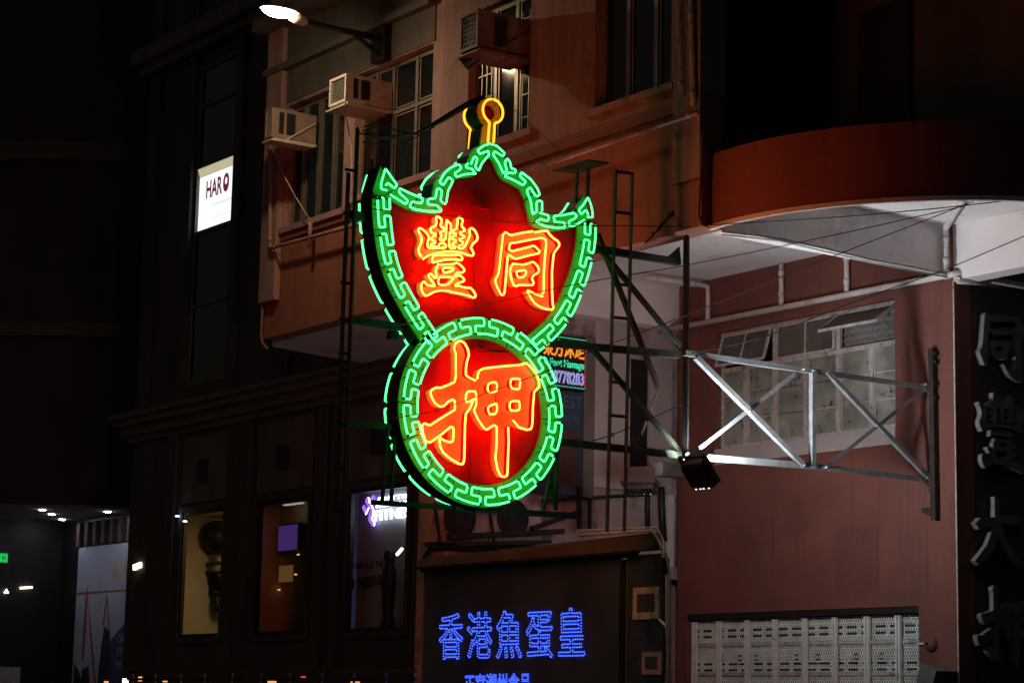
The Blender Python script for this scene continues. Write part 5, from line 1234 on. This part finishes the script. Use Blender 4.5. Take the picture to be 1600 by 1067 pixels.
for s_, py in (('CAL-C',1003),('EBLI',1023),('BJECT',1043)):
    part('print_lettering', text_fit(s_, Pp(183 if py < 1040 else 181,py,-.006), Pp(202,py-1,-.006), Pp(183 if py < 1040 else 181,py-11,-.006)), pm, pp)
# left porch window with exit sign, lamps, pale box
XQ = -46.16
def Xp(px, py): return on(px, py, 'X', XQ)
t = thing('exit_sign', 'green glowing exit sign cut by the left edge of the picture', 'sign', Xp(0,872))
a, b = Xp(-16,862), Xp(12,878)
part('sign_case', MB().box((XQ-.05,a.y,Xp(12,879).z),(XQ-.004,b.y,Xp(12,864).z)), emat('exit_panel', (.01,.28,.06), 1.0), t)
part('lettering', text_fit('出口', (XQ,a.y+.05,Xp(12,878).z), (XQ,b.y-.02,Xp(12,878).z), (XQ,a.y+.05,Xp(12,865).z)), E_EXIT, t)
for i, (px, py, lab) in enumerate(((10,923,'small upright lamp at the far left edge below the exit sign'),(41,918,'short bright tube lamp right of the small upright lamp at the far left'))):
    a = Xp(px, py); m = MB()
    if i: m.bar(a+V((0,-.14,-.01)), a+V((0,.14,.02)), .05)
    else: m.lathe(a, [(.05,-.05),(.06,-.03),(0,.06)], 8)
    single('porch_lamp', m, E_SMALL, lab, 'lamp', 'lamps at the far left')
a = Xp(18,1042); m = MB().box((XQ+.1,a.y-1.6,.02),(XQ+.5,a.y,a.z))
single('pale_cabinet', m, M['frame'], 'pale cabinet at the bottom left corner', 'cabinet')
# low railing with lights at the bottom edge
YR = 14.6
def Rp(px, py): p = on(px, py, 'Y', YR); return V((p.x, YR, p.z))
t = thing('street_railing', 'low dark railing with thin posts along the bottom edge', 'railing', (Rp(400,1060).x, YR, .13))
a, b = Rp(200,1050), Rp(650,1046)
part('top_rail', MB().bar(a, (b.x,YR,a.z), .03), M['rust'], t); part('lower_rail', MB().bar((a.x,YR,a.z-.10), (b.x,YR,a.z-.10), .035), M['steelrail'], t)
for px in (205,240,280,317,360,405,450,500,550,600,645):
    p = Rp(px,1050); part('post', MB().box((p.x-.012,YR+.02,.13),(p.x+.012,YR+.045,a.z-.02)), M['frame'], t)
for i, (px, py, wd_, hh, mt, lab) in enumerate(((196,1063,.16,.07,E_SMALL,'brightest white lamp low at the bottom left behind the railing'),(219,1060,.07,.07,E_WARM,'square amber lamp right of the brightest bottom lamp'),(166,1065,.10,.03,E_WARM,'dim amber glow left of the brightest bottom lamp'),(258,1064,.10,.02,E_WARM,'faint amber streak between the left railing posts'),(425,1065,.22,.03,E_WARM,'amber streak at the bottom edge below the purple screen window'),(555,1066,.20,.03,E_WARM,'amber streak at the bottom edge below the fitness window'),(474,1057,.08,.02,E_REDL,'short red light at the bottom edge between the amber streaks'))):
    p = on(px, py, 'Y', YR+.5); single('kerb_lamp', MB().box((p.x-wd_/2*.8,YR+.48,p.z-hh/2),(p.x+wd_/2*.8,YR+.52,p.z+hh/2)), mt, lab, 'lamp', 'lights along the bottom edge')
